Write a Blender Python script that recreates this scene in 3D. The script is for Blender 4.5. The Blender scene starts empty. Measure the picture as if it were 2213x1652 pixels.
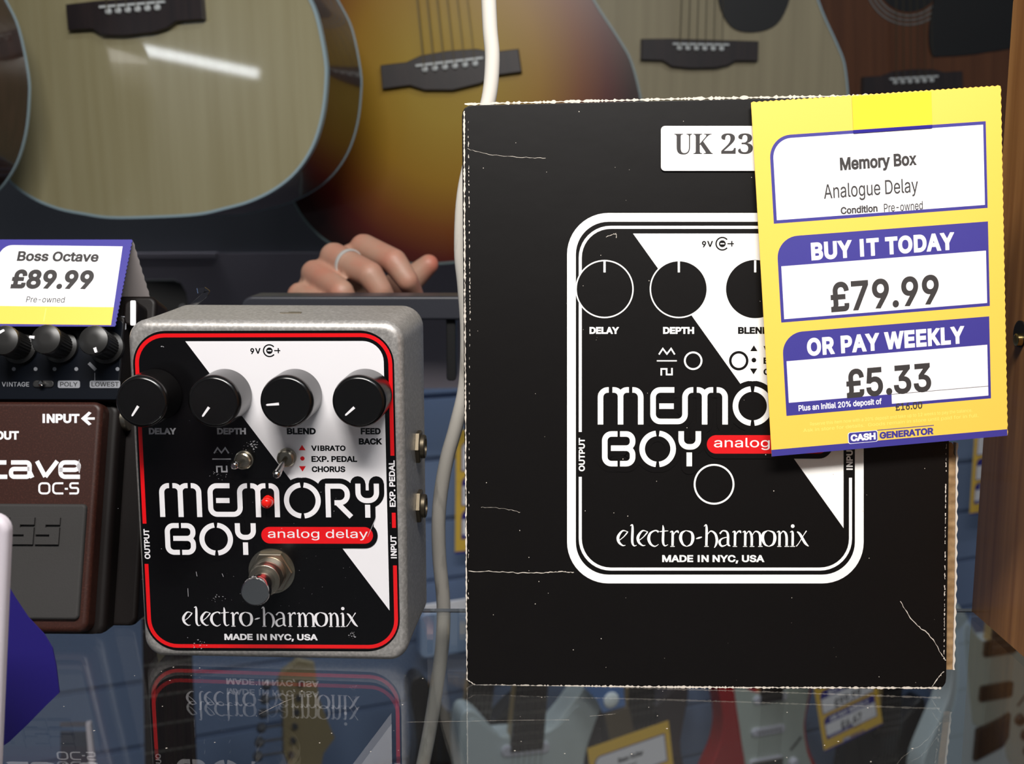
import bpy, bmesh, math, random, mathutils
from mathutils import Vector, Matrix
R = math.radians
random.seed(7)
S = bpy.context.scene
COL = S.collection

# ---------------------------------------------------------------- camera
F_PX, CX, CY = 2400.0, 1106.5, 826.0
PITCH, CAM_H = R(9.0), 0.171
CAM = Vector((0, 0, CAM_H))
C_R = Vector((1, 0, 0)); C_D = Vector((0, -math.sin(PITCH), -math.cos(PITCH))); C_F = Vector((0, math.cos(PITCH), -math.sin(PITCH)))
cd = bpy.data.cameras.new('camera'); cam = bpy.data.objects.new('camera', cd); COL.objects.link(cam)
cam.location = CAM; cam.rotation_euler = (R(90) - PITCH, 0, 0)
cd.sensor_width = 36; cd.lens = F_PX / 2213 * 36; cd.clip_start = .01; cd.clip_end = 50
cd.dof.use_dof = True; cd.dof.focus_distance = .405; cd.dof.aperture_fstop = 20
S.camera = cam

# ---------------------------------------------------------------- world, lights, exposure
S.view_settings.view_transform = 'Standard'; S.view_settings.look = 'None'
S.view_settings.gamma = 1; S.view_settings.use_curve_mapping = False
S.view_settings.exposure = 0.0
W = bpy.data.worlds.new('world'); S.world = W; W.use_nodes = True
bg = W.node_tree.nodes['Background']; bg.inputs[0].default_value = (.80, .88, 1, 1); bg.inputs[1].default_value = .10


def area(name, loc, target, sx, sy, power, col):
    d = bpy.data.lights.new(name, 'AREA'); d.shape = 'RECTANGLE'; d.size = sx; d.size_y = sy; d.energy = power; d.color = col
    o = bpy.data.objects.new(name, d); COL.objects.link(o); o.location = loc
    o.rotation_euler = (Vector(target) - Vector(loc)).to_track_quat('-Z', 'Y').to_euler()
    return o


area('cabinet_lamp', (-.02, -.10, .78), (.04, .42, .06), .55, .16, 12.5, (1, .965, .92))
area('wall_fill', (.15, 1.98, .80), (-.05, 2.48, .28), 2.0, .10, 16, (.88, .94, 1))  # added fill hidden behind the acoustic guitars to brighten the slatwall
area('streak_light', (-1.92, -.82, .62), (-.31, 1.09, .31), .36, .03, 1.0, (.9, .95, 1)).rotation_euler.rotate_axis('Z', R(-10))  # unseen light, added and sized to make the streak on the natural guitar
area('ceiling_lamp_rear', (1.2, -.9, 2.2), (.6, 2.2, -.3), 1.4, .25, 17, (.92, .96, 1))


# ---------------------------------------------------------------- helpers
def lin(c):
    c = c / 255.0
    return c / 12.92 if c <= .04045 else ((c + .055) / 1.055) ** 2.4


def rgb(r, g, b): return (lin(r), lin(g), lin(b), 1)


def ray(px, py): return C_R * ((px - CX) / F_PX) + C_D * ((py - CY) / F_PX) + C_F
def at(px, py, z): return CAM + ray(px, py) * z


def on_shelf(px, py, h=0.0):
    d = ray(px, py); return CAM + d * ((h - CAM_H) / d.z)


class Frame:
    """plane with its own axes: u to the right, v up along it, into = away from the viewer"""
    def __init__(s, O, yaw=0, lean=0, roll=0):
        a, l, r = R(yaw), R(lean), R(roll)
        u = Vector((math.cos(a), -math.sin(a), 0)); h = Vector((math.sin(a), math.cos(a), 0)); z = Vector((0, 0, 1))
        v = z * math.cos(l) + h * math.sin(l); i = h * math.cos(l) - z * math.sin(l)
        s.U = u * math.cos(r) + v * math.sin(r); s.V = v * math.cos(r) - u * math.sin(r); s.I = i; s.O = Vector(O)

    def loc(s, px, py, off=0.0):
        d = ray(px, py); t = ((s.O + s.I * off) - CAM).dot(s.I) / d.dot(s.I)
        q = CAM + d * t - s.O
        return (q.dot(s.U), q.dot(s.V))

    def mat(s):
        m = Matrix((s.U, s.I, s.V)).transposed().to_4x4(); m.translation = s.O
        return m


def solve(A, b):
    n = len(b); M = [list(A[i]) + [b[i]] for i in range(n)]
    for i in range(n):
        p = max(range(i, n), key=lambda k: abs(M[k][i])); M[i], M[p] = M[p], M[i]
        for k in range(n):
            if k != i:
                q = M[k][i] / M[i][i]
                for j in range(i, n + 1): M[k][j] -= q * M[i][j]
    return [M[i][n] / M[i][i] for i in range(n)]


def homog(src, dst):
    A = []; b = []
    for (x, y), (X, Y) in zip(src, dst):
        A.append([x, y, 1, 0, 0, 0, -X * x, -X * y]); b.append(X)
        A.append([0, 0, 0, x, y, 1, -Y * x, -Y * y]); b.append(Y)
    h = solve(A, b)
    return lambda x, y: ((h[0] * x + h[1] * y + h[2]) / (h[6] * x + h[7] * y + 1), (h[3] * x + h[4] * y + h[5]) / (h[6] * x + h[7] * y + 1))


# ---- materials
MATS = {}


def mat(name, col, rough=.5, metal=0.0, coat=0.0, spec=.5, trans=0.0, ior=1.5, emit=None, grain=None, speck=None, bump=None):
    if name in MATS: return MATS[name]
    m = bpy.data.materials.new(name); m.use_nodes = True; nt = m.node_tree; b = nt.nodes['Principled BSDF']
    b.inputs['Base Color'].default_value = col; b.inputs['Roughness'].default_value = rough; b.inputs['Metallic'].default_value = metal
    b.inputs['Coat Weight'].default_value = coat; b.inputs['Coat Roughness'].default_value = .04
    b.inputs['Specular IOR Level'].default_value = spec; b.inputs['Transmission Weight'].default_value = trans; b.inputs['IOR'].default_value = ior
    if emit:
        b.inputs['Emission Color'].default_value = emit[0]; b.inputs['Emission Strength'].default_value = emit[1]
    tc = nt.nodes.new('ShaderNodeTexCoord')
    pat = grain or speck
    if pat:
        # (scale xyz, noise scale, second colour, low, high)
        sc, ns, c2, lo, hi = pat
        mp = nt.nodes.new('ShaderNodeMapping'); mp.inputs['Scale'].default_value = sc
        no = nt.nodes.new('ShaderNodeTexNoise'); no.inputs['Scale'].default_value = ns; no.inputs['Detail'].default_value = 5
        cr = nt.nodes.new('ShaderNodeValToRGB'); e = cr.color_ramp.elements
        e[0].position = lo; e[0].color = col; e[1].position = hi; e[1].color = c2
        nt.links.new(tc.outputs['Object'], mp.inputs[0]); nt.links.new(mp.outputs[0], no.inputs['Vector'])
        nt.links.new(no.outputs['Fac'], cr.inputs[0]); nt.links.new(cr.outputs[0], b.inputs['Base Color'])
    if bump:
        ns, st, dist = bump
        no2 = nt.nodes.new('ShaderNodeTexNoise'); no2.inputs['Scale'].default_value = ns; no2.inputs['Detail'].default_value = 3
        bp = nt.nodes.new('ShaderNodeBump'); bp.inputs['Strength'].default_value = st; bp.inputs['Distance'].default_value = dist
        nt.links.new(tc.outputs['Object'], no2.inputs['Vector']); nt.links.new(no2.outputs['Fac'], bp.inputs['Height'])
        nt.links.new(bp.outputs[0], b.inputs['Normal'])
    MATS[name] = m
    return m


M_ALU = mat('cast_aluminium', rgb(166, 162, 158), .4, .55, speck=((1, 1, 1), 800, rgb(194, 190, 186), .42, .66), bump=(800, .12, .0004))
M_PRINT_BLACK = mat('gloss_black_print', rgb(9, 8, 9), .22, spec=.45)
M_PRINT_WHITE = mat('white_print', rgb(236, 233, 236), .4)
M_PRINT_RED = mat('red_print', rgb(226, 14, 22), .35)
M_PRINT_GREY = mat('grey_print', rgb(176, 174, 178), .5)
M_KNOB = mat('black_knob_plastic', rgb(13, 12, 12), .23, spec=.55)
M_CHROME = mat('chrome', rgb(205, 202, 198), .16, 1)
M_NICKEL = mat('worn_nickel', rgb(176, 168, 152), .3, 1)
M_AGED = mat('aged_brass', rgb(104, 95, 80), .45, .9)
M_LED = mat('red_led_lens', rgb(225, 30, 22), .12, spec=.6)
M_BOX = mat('black_card', rgb(9, 6, 5), .4, spec=.33, bump=(60, .12, .0006))
M_BOX_WHITE = mat('box_white_ink', rgb(252, 250, 246), .5)
M_BOX_RED = mat('box_red_ink', rgb(222, 20, 26), .4)
M_RAW_PAPER = mat('raw_paper', rgb(214, 204, 192), .85)
M_KRAFT = mat('kraft_board', rgb(138, 108, 72), .85, speck=((1, 1, 1), 300, rgb(166, 136, 98), .4, .7))
M_LABEL = mat('white_label', rgb(250, 246, 242), .45)
M_INK = mat('ink_black', rgb(48, 44, 44), .6)
M_YELLOW = mat('card_yellow', rgb(244, 199, 80), .5)
M_TAPE = mat('clear_tape_on_yellow', rgb(250, 210, 62), .14)
M_TAPE_BLUE = mat('clear_tape_on_blue', rgb(50, 44, 138), .12)
M_BLUE = mat('card_blue', rgb(56, 50, 140), .5)
M_CARD = mat('card_white', rgb(248, 246, 248), .5)
M_CARD_BACK = mat('card_back', rgb(222, 212, 210), .7)
M_PALE_YELLOW = mat('card_pale_print', rgb(252, 226, 112), .5)
M_BROWN = mat('brown_paint', rgb(48, 22, 15), .45, spec=.35, speck=((1, 1, 1), 1400, rgb(68, 36, 27), .5, .75))
M_BROWN_DARK = mat('dark_brown_paint', rgb(14, 8, 7), .5, spec=.25)
M_NAVY = mat('navy_panel', rgb(7, 11, 19), .35, spec=.2)
M_RUBBER = mat('black_rubber', rgb(44, 42, 41), .75, bump=(1500, .2, .0002))
M_KNOB_GREY = mat('dark_grey_knob', rgb(30, 29, 28), .36)
M_SILVER_PRINT = mat('silver_print', rgb(134, 136, 142), .5)
M_CABLE = mat('white_cable_sheath', rgb(224, 218, 208), .5, speck=((1, 1, .25), 160, rgb(140, 132, 120), .58, .78))
M_GLASS = mat('shelf_glass', (.965, .988, .982, 1), 0, trans=1, ior=1.5)
M_ACRYLIC = mat('clear_acrylic', (.97, .98, .99, 1), .03, trans=1, ior=1.49)
M_WOODCASE = mat('varnished_wood', rgb(180, 126, 74), .34, coat=.25, grain=((60, 60, 2.2), 3.0, rgb(140, 90, 48), .35, .68))
M_SLAT = mat('slatwall_blue_grey', rgb(120, 138, 170), .55)
M_DARK_BOARD = mat('charcoal_board', rgb(140, 133, 142), .5)
M_BLACK_BOARD = mat('black_board', rgb(84, 86, 92), .4)
M_RAIL = mat('dark_grey_rail', rgb(47, 48, 55), .4)
M_BLACK = mat('matt_black', rgb(14, 14, 15), .5)
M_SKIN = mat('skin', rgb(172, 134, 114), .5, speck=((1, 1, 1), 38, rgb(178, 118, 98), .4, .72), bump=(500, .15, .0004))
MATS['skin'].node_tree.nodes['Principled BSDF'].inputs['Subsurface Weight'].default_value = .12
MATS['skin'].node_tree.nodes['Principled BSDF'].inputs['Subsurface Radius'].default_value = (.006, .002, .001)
M_RING = mat('silver_ring', rgb(226, 226, 222), .38, .55)
def paint_thumb_light():  # red light falling on the thumb, mixed into the skin colour by position
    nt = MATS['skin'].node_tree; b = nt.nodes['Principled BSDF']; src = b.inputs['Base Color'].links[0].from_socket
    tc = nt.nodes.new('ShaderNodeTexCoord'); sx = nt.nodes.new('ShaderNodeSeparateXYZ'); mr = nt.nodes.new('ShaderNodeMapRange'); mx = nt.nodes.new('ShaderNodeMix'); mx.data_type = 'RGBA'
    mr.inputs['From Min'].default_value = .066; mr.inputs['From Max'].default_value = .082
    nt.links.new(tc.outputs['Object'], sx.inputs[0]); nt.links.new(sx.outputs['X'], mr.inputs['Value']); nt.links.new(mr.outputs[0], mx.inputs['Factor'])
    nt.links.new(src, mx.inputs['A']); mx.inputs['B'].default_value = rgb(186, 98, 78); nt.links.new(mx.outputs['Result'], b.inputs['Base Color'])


paint_thumb_light()
M_NAIL = mat('nail', rgb(214, 168, 152), .3)
M_SLEEVE = mat('dark_sleeve', rgb(28, 28, 34), .9)
M_SPRUCE = mat('spruce_top', rgb(162, 154, 120), .26, coat=.6, grain=((50, 50, 2), 1.4, rgb(152, 143, 108), .35, .7))
M_SPRUCE_GREY = mat('pale_spruce_top', rgb(160, 150, 122), .3, coat=.5, grain=((50, 50, 2), 1.4, rgb(148, 138, 112), .35, .7))
M_MAHOG = mat('dark_mahogany', rgb(64, 42, 36), .2, coat=.6, grain=((60, 60, 3), 2.4, rgb(48, 32, 28), .35, .7))
M_AMBER_TOP = mat('amber_mahogany_top', rgb(98, 60, 36), .3, coat=.3, grain=((50, 50, 2), 1.8, rgb(84, 50, 30), .35, .7))
M_BIND = mat('pale_blue_binding', rgb(150, 172, 180), .35)
M_ROSEWOOD = mat('rosewood', rgb(34, 28, 30), .45, grain=((60, 60, 3), 3, rgb(46, 36, 36), .35, .7))
M_PIN = mat('pearl_pin', rgb(196, 200, 200), .35)
M_STRING = mat('string_steel', rgb(92, 84, 66), .4, .6)
M_FRET = mat('fret_wire', rgb(150, 146, 140), .3, .8)
M_MAPLE = mat('maple', rgb(176, 150, 100), .35, coat=.4, grain=((60, 60, 3), 2.4, rgb(160, 132, 84), .35, .7))
M_EWHITE = mat('pale_white_lacquer', rgb(196, 208, 210), .5)
M_ERED = mat('red_lacquer', rgb(176, 20, 26), .25, coat=.5)
M_MINT = mat('mint_pickguard', rgb(178, 184, 170), .4)
M_PG_WHITE = mat('white_pickguard', rgb(190, 200, 192), .4)
M_PU_WHITE = mat('white_pickup_cover', rgb(206, 206, 218), .35)
M_PU_BLACK = mat('black_pickup_cover', rgb(26, 24, 24), .4)
M_STRAP = mat('blue_strap', rgb(96, 132, 190), .6)
M_LEATHER = mat('tan_leather', rgb(96, 84, 68), .6)
M_BLUE_CARD = mat('deep_blue_card', rgb(24, 14, 96), .5)
M_WHITE_PLASTIC = mat('white_plastic', rgb(206, 198, 206), .4)


# ---- mesh building
class MB:
    def __init__(s): s.v = []; s.f = []; s.m = []

    def add(s, vs, fs, mi=0):
        o = len(s.v); s.v += [tuple(x) for x in vs]
        for f in fs: s.f.append([i + o for i in f]); s.m.append(mi)

    def loft(s, loops, cap0=True, cap1=True, mi=0, closed=True):
        n = len(loops[0]); vs = [p for l in loops for p in l]; fs = []
        for k in range(len(loops) - 1):
            for i in range(n if closed else n - 1):
                j = (i + 1) % n; fs.append([k * n + i, k * n + j, (k + 1) * n + j, (k + 1) * n + i])
        if cap0: fs.append(list(range(n))[::-1])
        if cap1: fs.append([(len(loops) - 1) * n + i for i in range(n)])
        s.add(vs, fs, mi); return s

    def box(s, x0, x1, y0, y1, z0, z1, mi=0):
        return s.loft([[(x0, y0, z), (x1, y0, z), (x1, y1, z), (x0, y1, z)] for z in (z0, z1)], mi=mi)

    def rbox(s, x0, x1, y0, y1, z0, z1, r=.002, seg=3, mi=0, corner=None):
        """box with rounded front edges: outline in x,z, depth along y"""
        w, h = x1 - x0, z1 - z0; cx, cz = (x0 + x1) / 2, (z0 + z1) / 2; c = corner if corner is not None else r
        loops = []
        for k in range(seg + 1):
            a = math.pi / 2 * k / seg; ins = r * (1 - math.sin(a)); y = y0 + r * (1 - math.cos(a))
            loops.append([(cx + x, y, cz + z) for x, z in rrect(w - 2 * ins, h - 2 * ins, max(c - ins, 1e-5))])
        for k in range(seg, -1, -1):
            a = math.pi / 2 * k / seg; ins = r * (1 - math.sin(a)); y = y1 - r * (1 - math.cos(a))
            loops.append([(cx + x, y, cz + z) for x, z in rrect(w - 2 * ins, h - 2 * ins, max(c - ins, 1e-5))])
        return s.loft(loops, mi=mi)

    def lathe(s, prof, c=(0, 0, 0), ax=(0, -1, 0), n=32, mi=0, cap0=True, cap1=True):
        a = Vector(ax).normalized(); t = Vector((0, 0, 1)) if abs(a.z) < .9 else Vector((1, 0, 0))
        e1 = a.cross(t).normalized(); e2 = a.cross(e1); c = Vector(c)
        return s.loft([[c + a * h + (e1 * math.cos(2 * math.pi * i / n) + e2 * math.sin(2 * math.pi * i / n)) * r for i in range(n)] for r, h in prof], cap0, cap1, mi)

    def tube(s, pts, rad, n=12, mi=0):
        pts = [Vector(p) for p in pts]; loops = []; up = None
        for i, p in enumerate(pts):
            t = (pts[min(i + 1, len(pts) - 1)] - pts[max(i - 1, 0)]).normalized()
            if up is None: up = Vector((0, 0, 1)) if abs(t.z) < .9 else Vector((1, 0, 0))
            e1 = (up - t * up.dot(t)).normalized(); up = e1; e2 = t.cross(e1); r = rad[i] if isinstance(rad, (list, tuple)) else rad
            loops.append([p + (e1 * math.cos(2 * math.pi * k / n) + e2 * math.sin(2 * math.pi * k / n)) * r for k in range(n)])
        return s.loft(loops, mi=mi)

    def prism(s, pts, y0, y1, bev=0.0, mi=0):
        """outline (x,z) extruded from y0 (front) to y1, front edge bevelled inwards"""
        loops = []
        if bev: loops += [[(x, y0, z) for x, z in inset(pts, bev)], [(x, y0 + bev * .3, z) for x, z in inset(pts, bev * .3)], [(x, y0 + bev, z) for x, z in pts]]
        else: loops.append([(x, y0, z) for x, z in pts])
        loops.append([(x, y1, z) for x, z in pts])
        return s.loft(loops, mi=mi)

    def build(s, name, mats, parent=None, smooth=35):
        me = bpy.data.meshes.new(name); me.from_pydata(s.v, [], s.f)
        if not isinstance(mats, (list, tuple)): mats = [mats]
        for m in mats: me.materials.append(m)
        me.polygons.foreach_set('material_index', s.m)
        b = bmesh.new(); b.from_mesh(me); bmesh.ops.recalc_face_normals(b, faces=b.faces); b.to_mesh(me); b.free()
        o = bpy.data.objects.new(name, me); COL.objects.link(o)
        if parent: o.parent = parent
        if smooth:
            me.polygons.foreach_set('use_smooth', [True] * len(me.polygons)); me.set_sharp_from_angle(angle=R(smooth))
            w = o.modifiers.new('flat_faces', 'WEIGHTED_NORMAL'); w.weight = 100; w.keep_sharp = True
        return o


def rrect(w, h, r, n=6):
    r = min(r, w / 2, h / 2); o = []
    for cx, cz, a0 in ((w / 2 - r, h / 2 - r, 0), (-w / 2 + r, h / 2 - r, 90), (-w / 2 + r, -h / 2 + r, 180), (w / 2 - r, -h / 2 + r, 270)):
        for k in range(n + 1):
            a = R(a0 + 90 * k / n); o.append((cx + r * math.cos(a), cz + r * math.sin(a)))
    return o


def inset(pts, d):
    n = len(pts); A = sum(pts[i][0] * pts[(i + 1) % n][1] - pts[(i + 1) % n][0] * pts[i][1] for i in range(n)); sg = 1 if A > 0 else -1
    o = []
    for i in range(n):
        p0, p1, p2 = Vector(pts[i - 1]), Vector(pts[i]), Vector(pts[(i + 1) % n])
        a = (p1 - p0); b = (p2 - p1)
        if a.length < 1e-9: a = b
        if b.length < 1e-9: b = a
        a = a.normalized(); b = b.normalized(); na = Vector((-a.y, a.x)); nb = Vector((-b.y, b.x)); m = na + nb
        k = m.length_squared
        q = p1 + m * (2 * d * sg / max(k, .8) / 1.0) * .5 * (1 if k > 0 else 0) * 1.0
        o.append((q.x, q.y))
    return o


def spline(pts, n=8, closed=False):
    P = [Vector(p) for p in pts]; N = len(P); o = []
    for i in range(N if closed else N - 1):
        if closed: p0, p1, p2, p3 = P[i - 1], P[i], P[(i + 1) % N], P[(i + 2) % N]
        else: p0, p1, p2, p3 = P[max(i - 1, 0)], P[i], P[i + 1], P[min(i + 2, N - 1)]
        for k in range(n):
            t = k / n; o.append(.5 * ((2 * p1) + (p2 - p0) * t + (2 * p0 - 5 * p1 + 4 * p2 - p3) * t * t + (3 * p1 - p0 - 3 * p2 + p3) * t ** 3))
    if not closed: o.append(P[-1])
    return o


def fillet(pts, r, n=7):
    P = [Vector(p) for p in pts]; o = [P[0]]
    for i in range(1, len(P) - 1):
        a, b, c = P[i - 1], P[i], P[i + 1]; d1 = (a - b); d2 = (c - b); rr = min(r, d1.length * .98, d2.length * .98)
        s, e = b + d1.normalized() * rr, b + d2.normalized() * rr
        ang = d1.angle(d2)
        if abs(ang - math.pi / 2) < .05:
            cen = s + d2.normalized() * rr
            for k in range(n + 1):
                t = math.pi / 2 * k / n; o.append(cen - d2.normalized() * rr * math.cos(t) - d1.normalized() * rr * math.sin(t))
        else:
            for k in range(n + 1):
                t = k / n; o.append(s * (1 - t) ** 2 + b * 2 * t * (1 - t) + e * t * t)
    o.append(P[-1]); return o


# ---- things
def thing(name, label, cat, group=None, m=None):
    o = bpy.data.objects.new(name, None); COL.objects.link(o); o.empty_display_size = .02
    o['label'] = label; o['category'] = cat
    if group: o['group'] = group
    if m is not None: o.matrix_world = m
    return o


def tag(o, label, cat, group=None):
    o['label'] = label; o['category'] = cat
    if group: o['group'] = group
    return o


def copy_tree(o, parent=None):
    c = o.copy(); COL.objects.link(c); c.parent = parent
    for ch in list(o.children): copy_tree(ch, c)
    return c


# ---- printed artwork
FONTS = {}


def font(which):
    if which not in FONTS:
        FONTS[which] = None
        try:
            import os
            p = os.path.join(bpy.utils.system_resource('DATAFILES'), 'fonts', {'sans': 'Inter.woff2', 'serif': 'NotoSansMath-Regular.woff2'}[which])
            FONTS[which] = bpy.data.fonts.load(p)
        except Exception:
            FONTS[which] = None
    return FONTS[which]


GLY = {}


def glyphs(s, bold=0.0, which='sans', space=1.0):
    """letter outlines, grown by `bold` em, filled by winding number; returned in a 0..1 ink box"""
    key = (s, bold, which, space)
    if key in GLY: return GLY[key]
    cu = bpy.data.curves.new('text', 'FONT'); cu.body = s; cu.resolution_u = 5; cu.space_character = space; cu.fill_mode = 'NONE'
    f = font(which)
    if f: cu.font = f
    ob = bpy.data.objects.new('text', cu)
    me = bpy.data.meshes.new_from_object(ob)
    co = [Vector((v.co.x, v.co.y)) for v in me.vertices]; nxt = {}
    for e in me.edges:
        for a, b in ((e.vertices[0], e.vertices[1]), (e.vertices[1], e.vertices[0])): nxt.setdefault(a, []).append(b)
    bpy.data.objects.remove(ob); bpy.data.curves.remove(cu); bpy.data.meshes.remove(me)
    seen = set(); loops = []
    for v0 in sorted(nxt):
        if v0 in seen: continue
        lp = [v0]; seen.add(v0); cur = v0; first = True
        while True:
            nb = [n for n in nxt[cur] if n not in seen]
            if first: nb = sorted(nb, key=lambda n: n); first = False
            if not nb: break
            cur = nb[0]; seen.add(cur); lp.append(cur)
        P = [co[k] for k in lp]; Q = []
        for p in P:
            if not Q or (p - Q[-1]).length > 1e-4: Q.append(p)
        if len(Q) > 2 and (Q[0] - Q[-1]).length < 1e-4: Q.pop()
        if len(Q) == 12 and which == 'sans':      # plain upright for a capital I
            ya, yb = min(p.y for p in Q), max(p.y for p in Q); xs = sorted(p.x for p in Q); ym = (ya + yb) / 2
            if all(abs(p.y - ym) > .3 * (yb - ya) for p in Q):
                up = sum(Q[k - 1].x * Q[k].y - Q[k].x * Q[k - 1].y for k in range(12)) > 0; Q = [Vector((xs[4], ya)), Vector((xs[7], ya)), Vector((xs[7], yb)), Vector((xs[4], yb))]
                if not up: Q.reverse()
        if len(Q) > 2: loops.append((0, Q))
    # edge order in the mesh keeps each contour's own direction
    loops = [q for _, q in loops]
    def ar(q): return sum(q[k - 1].x * q[k].y - q[k].x * q[k - 1].y for k in range(len(q)))
    sg = 1 if ar(max(loops, key=lambda q: abs(ar(q)))) > 0 else -1
    if bold:
        out = []
        for q in loops:
            o = []
            for k in range(len(q)):
                a = (q[k] - q[k - 1]).normalized(); b = (q[(k + 1) % len(q)] - q[k]).normalized()
                na, nb_ = Vector((a.y, -a.x)), Vector((b.y, -b.x)); m = na + nb_
                m = m / max(m.length_squared / 2, .6) if m.length > 1e-6 else na
                o.append(q[k] + m * (bold * sg))
            out.append(o)
        loops = out
    pts = []; edges = []
    for q in loops:
        o = len(pts); pts += q; edges += [(o + k, o + (k + 1) % len(q)) for k in range(len(q))]
    vs, _, fs, *_r = mathutils.geometry.delaunay_2d_cdt(pts, edges, [], 0, 1e-6)
    bb = [(min(p.x for p in q), max(p.x for p in q), min(p.y for p in q), max(p.y for p in q), q) for q in loops]
    keep = []
    for t in fs:
        cx_ = sum(vs[k].x for k in t) / len(t); cy_ = sum(vs[k].y for k in t) / len(t); wn = 0
        for x0, x1, y0, y1, q in bb:
            if not (x0 <= cx_ <= x1 and y0 <= cy_ <= y1): continue
            for k in range(len(q)):
                a, b = q[k - 1], q[k]
                if (a.y <= cy_) != (b.y <= cy_):
                    xx = a.x + (cy_ - a.y) / (b.y - a.y) * (b.x - a.x)
                    if xx > cx_: wn += 1 if b.y > a.y else -1
        if wn: keep.append(list(t))
    used = sorted({k for t in keep for k in t}); mp = {k: n for n, k in enumerate(used)}
    x0 = min(vs[k].x for k in used); x1 = max(vs[k].x for k in used); y0 = min(vs[k].y for k in used); y1 = max(vs[k].y for k in used)
    GLY[key] = ([((vs[k].x - x0) / (x1 - x0), (vs[k].y - y0) / (y1 - y0)) for k in used], [[mp[k] for k in t] for t in keep])
    return GLY[key]


class Art:
    """flat print in its own picture coordinates (y down); build() lays it on a plane of the thing"""
    def __init__(s, mats): s.mats = mats; s.idx = {m.name: i for i, m in enumerate(mats)}; s.items = []

    def poly(s, pts, m, L=1): s.items.append(([tuple(p)[:2] for p in pts], [list(range(len(pts)))], m, L))

    def rect(s, x0, y0, x1, y1, m, L=1): s.poly([(x0, y0), (x1, y0), (x1, y1), (x0, y1)], m, L)

    def rr(s, x0, y0, x1, y1, r, m, L=1, n=8): s.poly([((x0 + x1) / 2 + x, (y0 + y1) / 2 + y) for x, y in rrect(x1 - x0, y1 - y0, r, n)], m, L)

    def stroke(s, pts, w, m, L=1, closed=False):
        P = [Vector(p[:2]) for p in pts]; n = len(P); l = []; r = []
        for i in range(n):
            a = P[i] - P[i - 1] if (closed or i > 0) else P[1] - P[0]
            b = P[(i + 1) % n] - P[i] if (closed or i < n - 1) else P[i] - P[i - 1]
            if a.length < 1e-6: a = b
            if b.length < 1e-6: b = a
            a = a.normalized(); b = b.normalized(); t = (a + b)
            t = t.normalized() if t.length > 1e-6 else a
            nn = Vector((-t.y, t.x)); k = max(.35, nn.dot(Vector((-a.y, a.x))))
            ww = (w[i] if isinstance(w, list) else w) / 2 / k
            l.append(P[i] + nn * ww); r.append(P[i] - nn * ww)
        vs = l + r; fs = []
        for i in range(n if closed else n - 1):
            j = (i + 1) % n; fs.append([i, j, n + j, n + i])
        s.items.append(([tuple(v) for v in vs], fs, m, L))

    def cal(s, pts, m, L=1, n=6):
        q = spline([(x, y, w) for x, y, w in pts], n); s.stroke([(p[0], p[1]) for p in q], [p[2] for p in q], m, L)

    def circle(s, x, y, r, m, L=1, n=40): s.poly([(x + r * math.cos(2 * math.pi * i / n), y + r * math.sin(2 * math.pi * i / n)) for i in range(n)], m, L)

    def ring(s, x, y, r, w, m, L=1, a0=0, a1=360, n=48):
        full = a1 - a0 >= 360
        s.stroke([(x + r * math.cos(R(a0 + (a1 - a0) * i / n)), y + r * math.sin(R(a0 + (a1 - a0) * i / n))) for i in range(n if full else n + 1)], w, m, L, full)

    def text(s, t, x0, y0, x1, y1, m, L=1, bold=0.0, which='sans', rot=0, space=1.0, shear=0.0):
        """ink box x0..x1, y0 (top)..y1 (bottom); rot=90 reads upwards"""
        vs, fs = glyphs(t, bold, which, space); o = []
        for u, v in vs:
            if rot == 90: o.append((x0 + (1 - v) * (x1 - x0), y1 - u * (y1 - y0)))
            else: o.append((x0 + u * (x1 - x0) + shear * v * (y1 - y0), y1 - v * (y1 - y0)))
        s.items.append((o, fs, m, L))

    def build(s, name, parent, fn, y=0.0, step=.000009):
        b = MB(); placed = []
        for vs, fs, m, L in sorted(s.items, key=lambda t: t[3]):
            x0 = min(v[0] for v in vs); x1 = max(v[0] for v in vs); y0 = min(v[1] for v in vs); y1 = max(v[1] for v in vs)
            lv = 1 + max([q[4] for q in placed if q[0] < x1 and q[1] > x0 and q[2] < y1 and q[3] > y0], default=0)
            placed.append((x0, x1, y0, y1, lv))
            b.add([(fn(x, yy)[0], y - lv * step, fn(x, yy)[1]) for x, yy in vs], fs, s.idx[m.name])
        me = bpy.data.meshes.new(name); me.from_pydata(b.v, [], b.f)
        for m in s.mats: me.materials.append(m)
        me.polygons.foreach_set('material_index', b.m)
        o = bpy.data.objects.new(name, me); COL.objects.link(o); o.parent = parent
        return o


# ---------------------------------------------------------------- the setting
WALL_YAW = -22.0
fw = Frame(at(CX, CY, 2.35), WALL_YAW)
PITCH_SLAT = .132


def wall():
    # slatwall: boards with a recessed groove between them
    b = MB(); x0, x1 = -3.2, 3.6; g = .012; d = .010
    v0 = fw.loc(955, 1123)[1]
    k0, k1 = -11, 17; prof = []
    for k in range(k0, k1):
        z = v0 + k * PITCH_SLAT
        prof += [(0, z + g / 2), (0, z + PITCH_SLAT - g / 2), (d, z + PITCH_SLAT - g / 2), (d, z + PITCH_SLAT + g / 2)]
    loops = [[(x, y, z) for y, z in prof] for x in (x0, x1)]
    b.loft(loops, False, False, closed=False)
    zb, zt = prof[0][1], prof[-1][1]
    b.box(x0, x1, d + .001, d + .03, zb, zt)
    o = b.build('wall_back', M_SLAT, smooth=0); o.matrix_world = fw.mat(); o['kind'] = 'structure'
    return zb


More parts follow.
